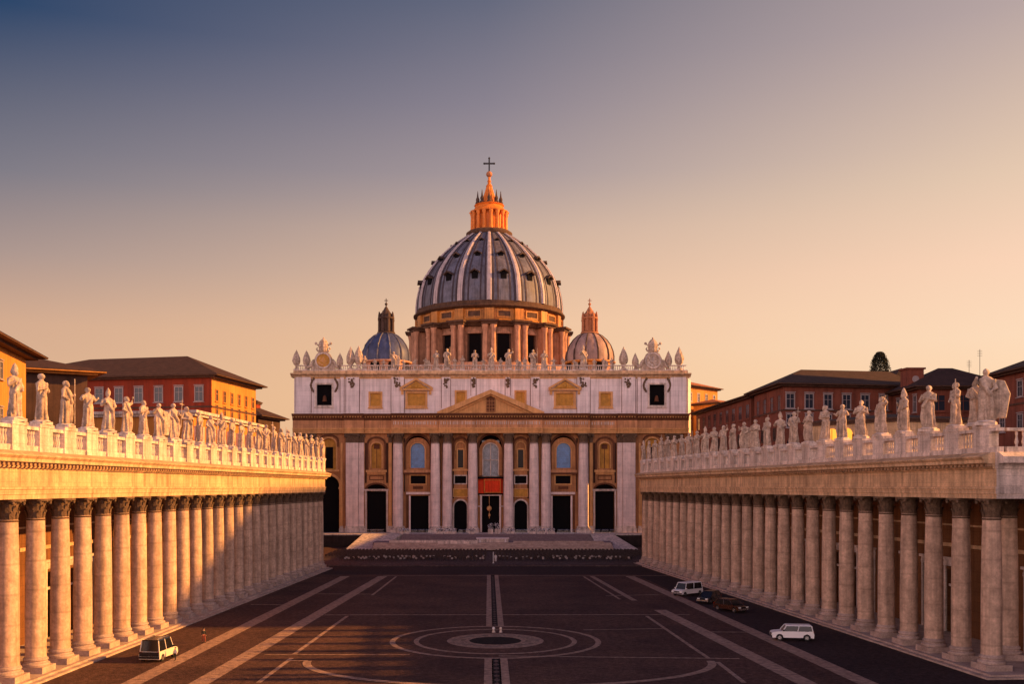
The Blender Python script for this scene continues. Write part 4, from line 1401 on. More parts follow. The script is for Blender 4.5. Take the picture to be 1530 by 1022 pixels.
# --- two side domes
for (pxc, lead, lant, drm) in ((577, 'side_blue', 'side_dark', 'drum'), (881, 'side_pink', 'side_red', 'sun_orange')):  # right drum's orange is painted sunlight
    SS = 330.0 / F
    sx_ = (pxc - VPX) * SS - .6; sy_ = 39.0
    def sz(py): return CAMH + (VPY - py) * SS
    def sr(p): return p * SS
    pr = [(35.5, 541), (35.8, 534), (34.5, 526), (31, 517), (25.5, 509), (18.5, 502.5), (13, 499.5), (11, 498.5)]
    sd = bp('side_dome', lead, lambda b: b.lathe(sx_, sy_, [(sr(r), sz(y)) for r, y in pr], 48), smooth=50)
    for k in range(12):
        a = 2 * pi * (k + .5) / 12
        mb = MB()
        mb.tube([(sx_ + sr(r + .3) * cos(a), sy_ + sr(r + .3) * sin(a), sz(y)) for r, y in pr], [.3, .3, .28, .26, .24, .2, .17, .15], 6)
        mb.build('rib', M['lead' if lead == 'side_blue' else 'side_dark'], sd)
    bp('drum', drm, lambda b: b.lathe(sx_, sy_, [(sr(35), 48), (sr(35), sz(545)), (sr(38.5), sz(543.5)), (sr(38.5), sz(541.5)), (sr(34), sz(540.5))], 48), sd)
    for k in range(8):
        a = 2 * pi * (k + .5) / 8 - pi / 2
        mb = MB(); mb.box(sr(33), sr(35) + .1, -1.6, 1.6, 50, sz(548)); mb.prism([(1.6 * cos(pi * q / 8), sz(548) + 1.4 * sin(pi * q / 8)) for q in range(9)], lambda u_, v_, t_: (t_, u_, v_), sr(33), sr(35) + .1)
        mb.xform(lambda p: (sx_ + p[0] * cos(a) - p[1] * sin(a), sy_ + p[0] * sin(a) + p[1] * cos(a), p[2]))
        mb.build('drum_window', M['dark'], sd, smooth=0)
    bp('lantern', lant, lambda b: b.lathe(sx_, sy_, [(sr(13.5), sz(499)), (sr(13.5), sz(497)), (sr(9), sz(496)), (sr(9), sz(478)), (sr(12), sz(477)), (sr(12.5), sz(475)), (sr(9), sz(473)), (sr(9.5), sz(470)),
                                                    (sr(6.5), sz(467)), (sr(4), sz(463)), (sr(2.4), sz(460)), (sr(1), sz(458)), (sr(.8), sz(456))], 24), sd)
    for k in range(8):
        a = 2 * pi * (k + .5) / 8
        mb = MB(); mb.lathe(sx_ + sr(10.8) * cos(a), sy_ + sr(10.8) * sin(a), [(.5, sz(496)), (.4, sz(494)), (.36, sz(481)), (.55, sz(477.5))], 8)
        mb.lathe(sx_ + sr(10.8) * cos(a), sy_ + sr(10.8) * sin(a), [(.36, sz(475)), (.36, sz(472)), (.1, sz(466))], 6)
        mb.build('lantern_column', M[lant], sd)
    bp('orb', lant, lambda b: (b.ball((sx_, sy_, sz(454.5)), sr(2.2), 12, 8), b.box(sx_ - .12, sx_ + .12, sy_ - .12, sy_ + .12, sz(453), sz(446)), b.box(sx_ - .6, sx_ + .6, sy_ - .1, sy_ + .1, sz(449.6), sz(448.6))), sd)

# --- clocks with crowned scrollwork on the attic corners
for px, lb in ((483.5, 'orange faced round relief ornament with crowned scrolls on the left end of the facade roof'),
               (975, 'pink grey round relief ornament with crowned scrolls on the right end of the facade roof')):
    ck = thing('clock_ornament', lb, 'ornament', (fx(px) + .6, FD - .2, ROOFZ + .02), 0, 'round ornaments on the facade roof')

    def Z(py): return (553.5 - py) * FS
    mb = MB()
    mb.prism_xz([(-3.6, 0), (3.6, 0), (3.3, .9), (2.55, 2.0), (2.55, 3.4), (1.9, 4.7), (1.0, 5.4), (-1.0, 5.4), (-1.9, 4.7), (-2.55, 3.4), (-2.55, 2.0), (-3.3, .9)], -.55, .6)
    mb.build('frame', M['statue'], ck, smooth=0)
    mb = MB(); n = 32
    for k in range(n):
        a, c = 2 * pi * k / n, 2 * pi * (k + 1) / n
        mb.prism_xz([(2.35 * cos(a), 2.75 + 2.35 * sin(a)), (2.35 * cos(c), 2.75 + 2.35 * sin(c)), (1.95 * cos(c), 2.75 + 1.95 * sin(c)), (1.95 * cos(a), 2.75 + 1.95 * sin(a))], -.95, -.5)
    mb.build('ring', M['pale'], ck)
    mb = MB(); mb.prism_xz([(1.96 * cos(2 * pi * k / 28), 2.75 + 1.96 * sin(2 * pi * k / 28)) for k in range(28)], -.7, -.52)
    face = mb.build('clock_face', M['gold_shutter' if px < 700 else 'statue'], ck, smooth=0)
    mb = MB(); R = random.Random(3)
    for k in range(14):
        a = R.uniform(0, 6.28); r = R.uniform(.2, 1.5)
        mb.ball((r * cos(a), -.72, 2.75 + r * sin(a)), (R.uniform(.12, .5), .14, R.uniform(.12, .4)), 7, 5)
    mb.build('relief', M['f_trim' if px < 700 else 'pale'], face)
    for sgn in (-1, 1):
        mb = MB()
        mb.tube([(sgn * 2.6, -.3, 3.0), (sgn * 3.1, -.3, 2.3), (sgn * 3.6, -.3, 1.2), (sgn * 4.5, -.3, .7), (sgn * 4.7, -.3, 1.5), (sgn * 4.1, -.3, 1.7)], [.4, .5, .55, .5, .4, .3], 8)
        mb.build('scroll', M['statue'], ck)
        mb = MB()
        mb.tube([(-sgn * .8, -.35, 5.3), (sgn * .6, -.35, 6.5), (sgn * 2.0, -.35, 7.6)], [.18, .18, .16], 7)
        mb.ball((sgn * 2.15, -.35, 7.75), (.42, .25, .42), 9, 7)
        mb.tube([(sgn * .9, -.3, 5.4), (sgn * 1.6, -.3, 5.6), (sgn * 2.0, -.3, 6.2), (sgn * 1.7, -.3, 6.6)], [.3, .3, .25, .2], 7)
        mb.build('key', M['statue'], ck)
    mb = MB(); mb.lathe(0, -.1, [(1.0, 5.4), (1.25, 5.9), (1.35, 6.6), (1.45, 6.7), (1.4, 7.3), (1.45, 7.4), (1.2, 8.1), (1.2, 8.2), (.7, 8.8), (.25, 9.1), (.12, 9.3)], 18, mod=lambda a, j, z: 1 + .04 * cos(9 * a))
    mb.ball((0, -.1, 9.35), .28, 8, 6)
    mb.build('crown', M['statue'], ck)

# --- roof statues and pointed finials
FG = 'statues along the facade roof'
random.seed(9)
fs_list = [(545, 3, .95), (588, 5, 1.22), (603, 3, .7), (620, 0, .75), (652, 2, 1.3), (668, 1, 1.42), (691, 3, .95), (709.5, 3, 1.32), (734, 6, 1.36), (760, 0, 1.38),
           (796.5, 1, 1.35), (813, 3, 1.3), (827, 4, .8), (841, 2, .85), (858, 5, .7), (871, 6, 1.5), (560, 2, .75), (573, 4, .7), (636, 5, .8), (679, 2, .85), (722, 4, .75), (748, 2, .8), (773, 5, .75), (784, 7, .85), (888, 3, .75), (902, 5, .8), (914, 1, .8)]
fs_list.sort()
for i, (px, pi_, sc) in enumerate(fs_list):
    p = POSES[pi_]
    put_statue(p, (fx(px) + .6, FD - .1, ROOFZ + .05), random.uniform(-.4, .4), sc,
               f"stone statue {POSE_TXT[p]}, {ORD[i + 1]} from the left on the facade roof", FG)
fin_proto = None
fin_list = [(443, 1.0), (458, .98), (508, .85), (524, 1.15), (536, 1.2), (931.5, 1.15), (949, .85), (998.5, .95), (1014.5, 1.15)]


def finial_mesh():
    mb = MB(); R = random.Random(2)
    ph = R.uniform(0, 6)
    mb.lathe(0, 0, [(.62, 0), (.62, .5), (.34, .75), (.40, 1.2), (.95, 1.9), (1.12, 2.7), (1.02, 3.5), (.75, 4.3), (.42, 5.1), (.14, 5.7), (.03, 6.0)], 18,
             mod=lambda a, j, z: 1 + (.10 * cos(6 * a + z * 1.5 + ph) + .06 * cos(9 * a - z * 2.1) if j > 3 else 0))
    return mb.mesh('finial', M['statue'], 30)


fm_ = finial_mesh()
for i, (px, sc) in enumerate(fin_list):
    o = thing('pointed_finial', f"flame shaped pointed stone finial, {ORD[i + 1]} from the left of those on the facade roof ends", 'finial', (fx(px) + .6, FD - .1, ROOFZ + .04), i * 1.1, 'pointed finials on the facade roof')
    o.scale = (sc, sc, sc)
    f = link('flame', fm_, o)
    b = MB(); b.box(-.8, .8, -.8, .8, -.02, .22); b.build('plinth', M['pale'], o)

# --- steps, platform, ramps
SC = 0.6
st = thing('stairway', 'wide pale stone stairway with landings in front of the church doors', 'steps', (SC, 0, 0))


def zy(py, d): return zat(py, d)


def stair(b, x0, x1, d0, z0, d1, z1, n):
    for k in range(n):
        za = z0 + (z1 - z0) * k / n; zb = z0 + (z1 - z0) * (k + 1) / n
        b.box(x0 + .02 * k, x1 - .02 * k, d0 + (d1 - d0) * k / n, d1 + .5, max(.1, za - .4), zb)


bp('portico_floor', 'shadow_wall', lambda b: b.box(-HALF - 2, HALF + 2, -9.4, 1.9, .1, ZF - .35), smooth=0)
bp('portico_edge', 'pale', lambda b: b.box(-HALF - 2, HALF + 2, -9.6, 1.9, ZF - .345, ZF), smooth=0)
mb = MB(); stair(mb, -25, 28, 273.5, 2.2, 281.3, ZF - .01, 12); mb.build('upper_flight', M['step_dark'], st, smooth=0)
mb = MB(); mb.box(-31.5, 32.5, 266, 273.5, .12, 2.2); mb.build('landing', M['step_dark'], st, smooth=0)
mb = MB(); stair(mb, -31, 32, 260.5, .9, 266, 2.19, 4); mb.build('lower_flight', M['plinth_step'], st, smooth=0)
mb = MB(); mb.box(-30.6, 31.6, 260.7, 261.5, .12, .6); mb.build('foundation', M['shadow_wall'], st, smooth=0)
for s in (-1, 1):
    mb = MB()
    for (x0t, x1t, x0b, x1b) in (((28.05, 34.5, 29, 39.5),) if s > 0 else ((-36, -25.05, -39.0, -30),)):
        mb.add([(x0b, 268, .12), (x1b, 268, .12), (x1t, 281.3, .12), (x0t, 281.3, .12), (x0b, 268, .3), (x1b, 268, .3), (x1t, 280.6, ZF + .03), (x0t, 280.6, ZF + .03), (x1t, 281.3, ZF + .03), (x0t, 281.3, ZF + .03)],
               [(0, 1, 5, 4), (4, 5, 6, 7), (7, 6, 8, 9), (1, 2, 8, 6, 5), (0, 4, 7, 9, 3), (2, 3, 9, 8), (0, 3, 2, 1)])
    mb.build('ramp', M['pale'], st, smooth=0)
mb = MB(); mb.box(-27, -3.5, 265.2, 265.9, 2.2, 2.85); mb.box(-14, -3.5, 264.6, 265.19, 1.9, 2.6); mb.build('parapet', M['pale'], st, smooth=0)
mb = MB(); mb.box(6, 30, 265.4, 265.9, 2.2, 2.6); mb.build('parapet', M['plinth_step'], st, smooth=0)
al = thing('dais', 'low stone dais on the stairway landing in front of the central door', 'platform', (SC + .5, 268.2, 2.202))
mb = MB(); mb.box(-4.2, 4.2, -1.6, 1.6, 0, .9); mb.build('block', M['pale'], al, smooth=0)
mb = MB(); mb.box(-4.4, 4.4, -1.8, 1.8, .9, 1.15); mb.lathe(-3.4, -1.7, [(.3, 0), (.22, .3), (.22, .7), (.3, .9)], 10); mb.lathe(3.4, -1.7, [(.3, 0), (.22, .3), (.22, .7), (.3, .9)], 10); mb.build('slab', M['attic'], al, smooth=0)
# ------------------------------------------------------------------ surrounding palaces


def palace(name, label, cat, pts, z1, wall, roof, rh=5.0, over=1.6, wins=(), z0=-.4, flat=False, eave='eave', hip=None, ends=None, chim=0, bands=()):
    """pts: footprint (counter-clockwise seen from above); wins: (edge, [(z, w, h, n, f0, f1, frame_mat, pane_mat)])"""
    cx = sum(p[0] for p in pts) / len(pts); cy = sum(p[1] for p in pts) / len(pts)
    root = thing(name, label, cat, (cx, cy, 0))
    P = [(x - cx, y - cy) for x, y in pts]
    mb = MB()
    n = len(P)
    mb.add([(x, y, z0) for x, y in P] + [(x, y, z1) for x, y in P], [(i, (i + 1) % n, n + (i + 1) % n, n + i) for i in range(n) if not ends or i not in ends] + [tuple(range(n, 2 * n))])
    mb.build('wall', M[wall], root, smooth=0)
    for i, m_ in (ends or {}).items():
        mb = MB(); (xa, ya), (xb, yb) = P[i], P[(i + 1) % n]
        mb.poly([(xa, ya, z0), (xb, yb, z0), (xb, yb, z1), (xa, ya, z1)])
        mb.build('sun_tinted_wall', M[m_], root, smooth=0)

    def grow(Q, d):
        out = []
        for i in range(len(Q)):
            a, b, c = Vector(Q[i - 1]), Vector(Q[i]), Vector(Q[(i + 1) % len(Q)])
            e1, e2 = (b - a).normalized(), (c - b).normalized()
            n1, n2 = Vector((e1.y, -e1.x)), Vector((e2.y, -e2.x))
            m = (n1 + n2); m = m / max(.3, m.length_squared) * 2
            out.append((b.x + m.x * d, b.y + m.y * d))
        return out
    E = grow(P, over)
    if flat:
        mb = MB(); mb.prism_xy(grow(P, over * .6), z1 + .003, z1 + .5); mb.prism_xy(E, z1 + .503, z1 + 1.1); mb.build('cornice', M[eave], root, smooth=0)
    else:
        mb = MB(); mb.prism_xy(grow(P, over * .55), z1 + .003, z1 + .38); mb.prism_xy(E, z1 + .383, z1 + .62); mb.build('eave', M[eave], root, smooth=0)
        ev = [Vector(p) for p in grow(P, over * 1.04)]
        # hip roof for a quad: ridge along the longer pair
        l01, l12 = (ev[1] - ev[0]).length, (ev[2] - ev[1]).length
        if l01 < l12: ev = ev[1:] + ev[:1]; l01, l12 = l12, l01
        a, b = (ev[0] + ev[3]) / 2, (ev[1] + ev[2]) / 2
        k = min(.48, .5 * l12 / l01 * .9)
        r0, r1 = (a.lerp(b, k), a.lerp(b, 1 - k)) if not hip else (a.lerp(b, hip[0]), a.lerp(b, 1 - hip[1]))
        z = z1 + .625
        mb = MB()
        mb.add([(*v, z) for v in ev] + [(*r0, z + rh), (*r1, z + rh)], [(0, 1, 5, 4), (1, 2, 5), (2, 3, 4, 5), (3, 0, 4), (3, 2, 1, 0)])
        mb.build('roof', M[roof], root, smooth=0)
    if chim:
        Rc = random.Random(len(label))
        for q in range(chim):
            f, g_ = (q + Rc.uniform(.3, .7)) / chim, Rc.uniform(.25, .45)
            p_ = (Vector(P[0]).lerp(Vector(P[1]), f)).lerp(Vector(P[3]).lerp(Vector(P[2]), f), g_)
            mb = MB(); w_ = Rc.uniform(.35, .6); mb.box(-w_, w_, -.4, .4, 0, rh * g_ * 2 + 1.1); mb.box(-w_ - .1, w_ + .1, -.5, .5, rh * g_ * 2 + 1.1, rh * g_ * 2 + 1.3)
            mb.build('chimney', M[wall], root, (p_.x, p_.y, z1 + .4), 0, 0)
    if bands:
        for zb_ in bands:
            mb = MB()
            mb.prism_xy(grow(P, .16), zb_, zb_ + .35)
            mb.build('string_course', M[eave], root, smooth=0)
    cache = {}
    for (ei, rows) in wins:
        a, b = Vector(P[ei]), Vector(P[(ei + 1) % n])
        d = (b - a); L = d.length; d.normalize()
        ang = atan2(d.y, d.x)
        for (zc, w, h, nn, f0, f1, fm, pm) in rows:
            key = (w, h, fm, pm)
            if key not in cache:
                fr = MB(); t = .11 * w + .03
                frame(fr, -w / 2, w / 2, -h / 2, h / 2, t, -.14, .05, .14)
                if fm == 'win_frame': fr.box(-w / 2 - t - .1, w / 2 + t + .1, -.26, .05, h / 2 + t + .1, h / 2 + t + .26)
                pn = MB(); pn.box(-w / 2, w / 2, -.045, .05, -h / 2, h / 2)
                cr = MB(); cr.box(-.05, .05, -.09, .04, -h / 2, h / 2); cr.box(-w / 2, w / 2, -.08, .04, h * .12, h * .12 + .08)
                cache[key] = (fr.mesh('window', M[fm], 0), pn.mesh('pane', M[pm], 0), cr.mesh('glazing_bar', M[fm], 0))
            fme, pme, cme = cache[key]
            for i in range(nn):
                f = f0 + (f1 - f0) * (i / (nn - 1) if nn > 1 else .5)
                p = a + d * (L * f)
                wn_ = link('window', fme, root, (p.x, p.y, zc), ang)
                link('pane', pme, wn_)
                if w > .9: link('glazing_bar', cme, wn_)
    return root, (cx, cy)


WR = ('win_frame', 'pane')
OR = ('orange_plaster', 'pane')
# left side -------------------------------------------------
palace('palace', 'orange yellow palace block with wide red eaves at the left frame edge', 'building',
       [(-60.8, 108), (-69.6, 150), (-104, 143), (-96, 100)], 36.2, 'orange_plaster', 'tile_red', 4.5, 2.6,
       [(0, [(35.2 - 2.2, 1.3, 2.2, 4, .35, .84, *WR), (26.5, 1.3, 2.4, 4, .35, .84, *WR)])])
palace('roofed_tower', 'low tower with orange eaves peeping out between the two left palaces', 'building',
       [(-69.2, 172), (-78.5, 186), (-93, 177), (-84, 163)], 36.2, 'dark_plaster', 'tile', 3.0, 2.6, eave='orange_plaster')
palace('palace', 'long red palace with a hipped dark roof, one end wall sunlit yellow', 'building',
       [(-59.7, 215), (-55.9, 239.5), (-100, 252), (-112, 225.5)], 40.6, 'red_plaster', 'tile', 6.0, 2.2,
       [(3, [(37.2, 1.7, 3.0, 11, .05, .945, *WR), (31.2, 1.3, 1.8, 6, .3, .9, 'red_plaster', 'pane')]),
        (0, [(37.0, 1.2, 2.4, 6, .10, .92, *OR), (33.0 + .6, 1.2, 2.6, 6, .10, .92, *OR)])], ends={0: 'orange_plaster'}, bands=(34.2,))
# end wall above: sunlight on red plaster painted in as orange
eo = palace('annex', 'pale sunlit lower wing with arched niches below the red palace', 'building',
            [(-57.6, 194.6), (-55.3, 240.5), (-100, 240), (-104, 205)], 30.9, 'orange_plaster', 'tile', 3, 1.1, [], flat=True, eave='pale')
er, ec = eo
for i in range(7):
    f = .06 + .88 * i / 6
    x, y = -57.6 + 2.3 * f - ec[0], 194.6 + 45.9 * f - ec[1]
    ang = atan2(45.9, 2.3)
    mb = MB(); outl = [(-1.5, 0), (1.5, 0), (1.5, 4.6)] + [(1.5 * cos(pi * q / 10), 4.6 + 1.5 * sin(pi * q / 10)) for q in range(1, 10)] + [(-1.5, 4.6)]
    mb.prism_xz(outl, -.06, .3)
    nn_ = mb.build('niche', M['dark_plaster'], er, (x, y, 22.6), ang, 0)
    mb = MB(); mb.box(-2.3, -1.55, -.5, .2, -1, 6.4); mb.box(1.55, 2.3, -.5, .2, -1, 6.4)
    mb.build('pier', M['pale'], nn_, smooth=0)
palace('dark_house', 'dark shaded house with stepped roofs between the red palace and the church', 'building',
       [(-60.5, 262), (-57.5, 275), (-75, 280), (-78, 266)], 35.2, 'dark_plaster', 'tile', 3.5, 2.0, [(3, [(31, 1.2, 2, 3, .55, .9, 'eave', 'pane')])])
palace('shed', 'dark sloping roofed outbuilding beside the left end of the facade', 'building',
       [(-57, 276), (-56, 287), (-72, 289), (-74, 277)], 27.0, 'dark_plaster', 'tile', 4.5, 1.2, [(3, [(24, 1.0, 1.6, 3, .5, .9, 'eave', 'pane')])])
palace('turret', 'small round topped chimney turret above the dark house', 'building',
       [(-62.5, 268.5), (-62.2, 272), (-66.2, 272.5), (-66.5, 269)], 39.4, 'red_plaster', 'tile', 1.0, .5, [(3, [(38.2, .7, 1.0, 2, .3, .7, 'eave', 'pane')])])
# right side ------------------------------------------------
palace('annex', 'bright sunlit orange building tucked behind the right corner of the facade', 'building',
       [(58.5, 322), (79, 344), (70, 356), (50, 330)], 50.2, 'orange_plaster', 'tile_red', 2.5, 1.6,
       [(0, [(47.0, 1.3, 2.8, 6, .08, .92, 'pale', 'pane'), (37.5, 1.3, 3.2, 6, .08, .92, 'pale', 'pane')])])
palace('annex', 'small sunlit terrace house lower right of the bright orange building', 'building',
       [(73, 318), (88, 334), (82, 342), (67, 326)], 43.5, 'orange_plaster', 'tile_red', 1.5, 1.2,
       [(0, [(40.0, 1.3, 2.6, 5, .08, .92, 'pale', 'pane')])])
palace('palace', 'long brown brick palace with dark hipped roof behind the right colonnade', 'building',
       [(62.3, 210), (90.5, 215.5), (90, 237), (61.8, 232)], 38.2, 'brick', 'tile', 4.4, 2.0,
       [(0, [(35.2, 1.7, 2.9, 7, .045, .95, *WR), (31.0, 1.5, 2.6, 7, .045, .95, *WR), (25.5, 1.5, 2.6, 7, .045, .95, 'brick', 'pane')]),
        (3, [(35.0, 2.0, 3.2, 4, .15, .85, 'brick', 'pane'), (28.5, 1.5, 2.4, 5, .1, .9, 'eave', 'pane')])], hip=(.30, .04), bands=(33.1,))
palace('palace', 'long side wing of brown brick running back behind the brick palace', 'building',
       [(60.4, 290), (61.7, 234.3), (80, 238), (79, 290)], 37.9, 'brick', 'tile', 3.2, 1.9,
       [(0, [(35.0, 2.6, 3.2, 9, .06, .95, 'brick', 'pane'), (28.5, 1.5, 2.4, 14, .05, .95, 'eave', 'pane')])])
palace('gallery_wing', 'dark recessed roof wing between the two right palaces', 'building',
       [(88.2, 222), (100, 222), (100, 246), (88.2, 246)], 37.0, 'brick', 'tile', 6.5, 1.5, [(0, [(33, 1.4, 3.2, 3, .2, .8, 'eave', 'pane')])])
r2, r2c = palace('palace', 'brown palace with square roof tower, right of the long brick palace', 'building',
                 [(86.5, 200), (103.5, 200), (104, 216), (87, 216)], 36.6, 'brick', 'tile', 4.6, 1.8,
                 [(0, [(33.9, 2.4, 3.0, 3, .22, .80, 'brick', 'pane'), (28.5, 1.6, 2.6, 4, .12, .88, 'brick', 'pane')]), (3, [(33.9, 1.4, 3.2, 3, .3, .85, *WR)])])
mb = MB(); mb.box(-1.7, 1.7, -1.7, 1.7, 0, 3.6); mb.box(-2.0, 2.0, -2.0, 2.0, 3.6, 3.95)
tw = mb.build('roof_tower', M['brick'], r2, (-7.6, -1.6, 37.6), 0, 0)
mb = MB(); mb.prism_xz([(.7 * cos(2 * pi * q / 16), 1.6 + .7 * sin(2 * pi * q / 16)) for q in range(16)], -1.82, -1.7); mb.build('round_window', M['win_frame'], tw, smooth=0)
palace('palace', 'reddish palace with rising eaves cut by the right frame edge', 'building',
       [(94.2, 186), (92.4, 128), (125, 126), (127, 186)], 37.2, 'brick', 'tile', 7.5, 1.8,
       [(0, [(34.4, 1.6, 2.6, 9, .06, .95, *WR), (28.5, 1.6, 2.6, 9, .06, .95, *WR)])], bands=(31.6,))
# unseen block added beyond the right frame edge to shade the far left colonnade
palace('shade_block', 'very tall palace block standing beyond the right edge of the square', 'building',  # added unseen block, stands there only to cast shade
       [(119.8, 129), (139, 129), (139, 217.5), (119.8, 217.5)], 63.0, 'brick', 'tile', 18.0, 1.4,
       [(3, [(z, 1.8, 3.2, 14, .05, .95, *WR) for z in (59, 52.5, 46, 39)])], hip=(.44, .03))
# unseen wing added at near right to keep low sun off the foreground
palace('palace', 'long low palace wing beyond the right edge, nearest the camera', 'building',  # added unseen wing, stands there only to shade the foreground
       [(58, 20), (80, 20), (80, 91), (58, 91)], 22.0, 'back_wall', 'tile', 3.0, 1.2,
       [(3, [(z, 1.5, 2.6, 9, .06, .94, *WR) for z in (18, 11)])])
# terrace wall behind the right statues; two glowing arches imitate sunlight on it
tw_, twc = palace('terrace_house', 'low pinkish terrace house with two glowing arched windows behind the right statues', 'building',  # the glowing arches stand in for sunlight on the wall, not windows
                  [(52.5, 164), (62, 152), (78, 156), (70, 174)], 27.0, 'ochre', 'tile', 1.2, .7, [])
d_ = Vector((9.5, -12)).normalized()
for f in (4.5, 7.1):
    x, y = 52.5 + d_.x * f - twc[0], 164 + d_.y * f - twc[1]
    mb = MB(); mb.prism_xz([(-1.05, 0), (1.05, 0), (1.05, 2.5)] + [(1.05 * cos(pi * q / 10), 2.5 + 1.1 * sin(pi * q / 10)) for q in range(1, 10)] + [(-1.05, 2.5)], -.05, .2)
    w = mb.build('sun_glow_patch', M['sun_glow'], tw_, (x, y, 22.8), atan2(d_.y, d_.x), 0)
    mb = MB(); mb.box(-1.25, -1.06, -.2, .2, 0, 2.6); mb.box(1.06, 1.25, -.2, .2, 0, 2.6); mb.box(-.04, .04, -.12, .2, 0, 3.5); mb.build('frame', M['brick'], w, smooth=0)

# antennas
for (px, y0, y1, d, h) in ((1464, 558, 522, 205, 0), (1448, 560, 538, 208, 0)):
    x, z0, z1 = xat(px, d), zat(y0, d) - 1.5, zat(y1, d)
    a = thing('antenna', 'thin rooftop antenna mast, ' + ('taller one' if y1 < 530 else 'shorter one') + ' above the right palaces', 'antenna', (x, d, z0))
    mb = MB(); mb.tube([(0, 0, 0), (0, 0, z1 - z0)], .05, 6); mb.build('mast', M['iron'], a)
    mb = MB()
    for k in range(4): mb.tube([(-.5, 0, z1 - z0 - .3 - k * .35), (.5, 0, z1 - z0 - .3 - k * .35)], .025, 5)
    mb.build('aerial', M['iron'], a)

# hill with a cypress beyond the right palaces
mb = MB(); n = 40; vs = []; fs = []
for j in range(9):
    for i in range(n):
        a = 2 * pi * i / n; t = j / 8
        R_ = 70 * (1 - t) + 2
        z = 48.0 * (1 - (1 - t) ** 2) - .5
        vs.append((150 + R_ * 1.1 * cos(a), 372 + R_ * .6 * sin(a), z))
for j in range(8):
    for i in range(n):
        k = (i + 1) % n; fs.append((j * n + i, j * n + k, (j + 1) * n + k, (j + 1) * n + i))
fs.append(tuple(range(8 * n, 9 * n)))
mb.add(vs, fs); struct(mb, 'hill', M['hill'])
TD = 372.0
tx = xat(1314.5, TD); tz0, tz1 = 47.0, zat(527, TD)
tr = thing('cypress_tree', 'dark rounded cypress standing above the roofs of the right palaces', 'tree', (tx, TD, tz0))
mb = MB(); mb.tube([(0, 0, -1), (.1, 0, 4), (0, 0, tz1 - tz0 - 3)], [.45, .38, .1], 9)
for k in range(10):
    a = k * 2.4; z = 3 + k * .9
    mb.tube([(0, 0, z), (1.4 * cos(a), 1.4 * sin(a), z + 1.8)], [.14, .04], 5)
mb.build('trunk', M['bark'], tr)
R = random.Random(4); mb = MB(); Ht = tz1 - tz0
for k in range(9000):
    t = R.random() ** .8
    z = 2.2 + (Ht - 2.2) * t
    rad = 3.7 * sqrt(max(.02, 1 - ((t - .40) / .62) ** 2)) * (1 + .16 * sin(z * 1.9 + 2.3 * sin(3 * R.uniform(0, 6.28))))
    a = R.uniform(0, 6.283); rr = rad * sqrt(R.uniform(.3, 1.0))
    c = Vector((rr * cos(a), rr * sin(a), z))
    s_ = R.uniform(.16, .36)
    u = Vector((R.uniform(-1, 1), R.uniform(-1, 1), R.uniform(-.6, .6))).normalized(); w = Vector((R.uniform(-.4, .4), R.uniform(-.4, .4), 1)).normalized()
    mb.add([c - u * s_ * .6, c + u * s_ * .6, c + w * s_ * 1.7], [(0, 1, 2)])
mb.build('crown', M['leaf'], tr, smooth=0)

# ------------------------------------------------------------------ cars


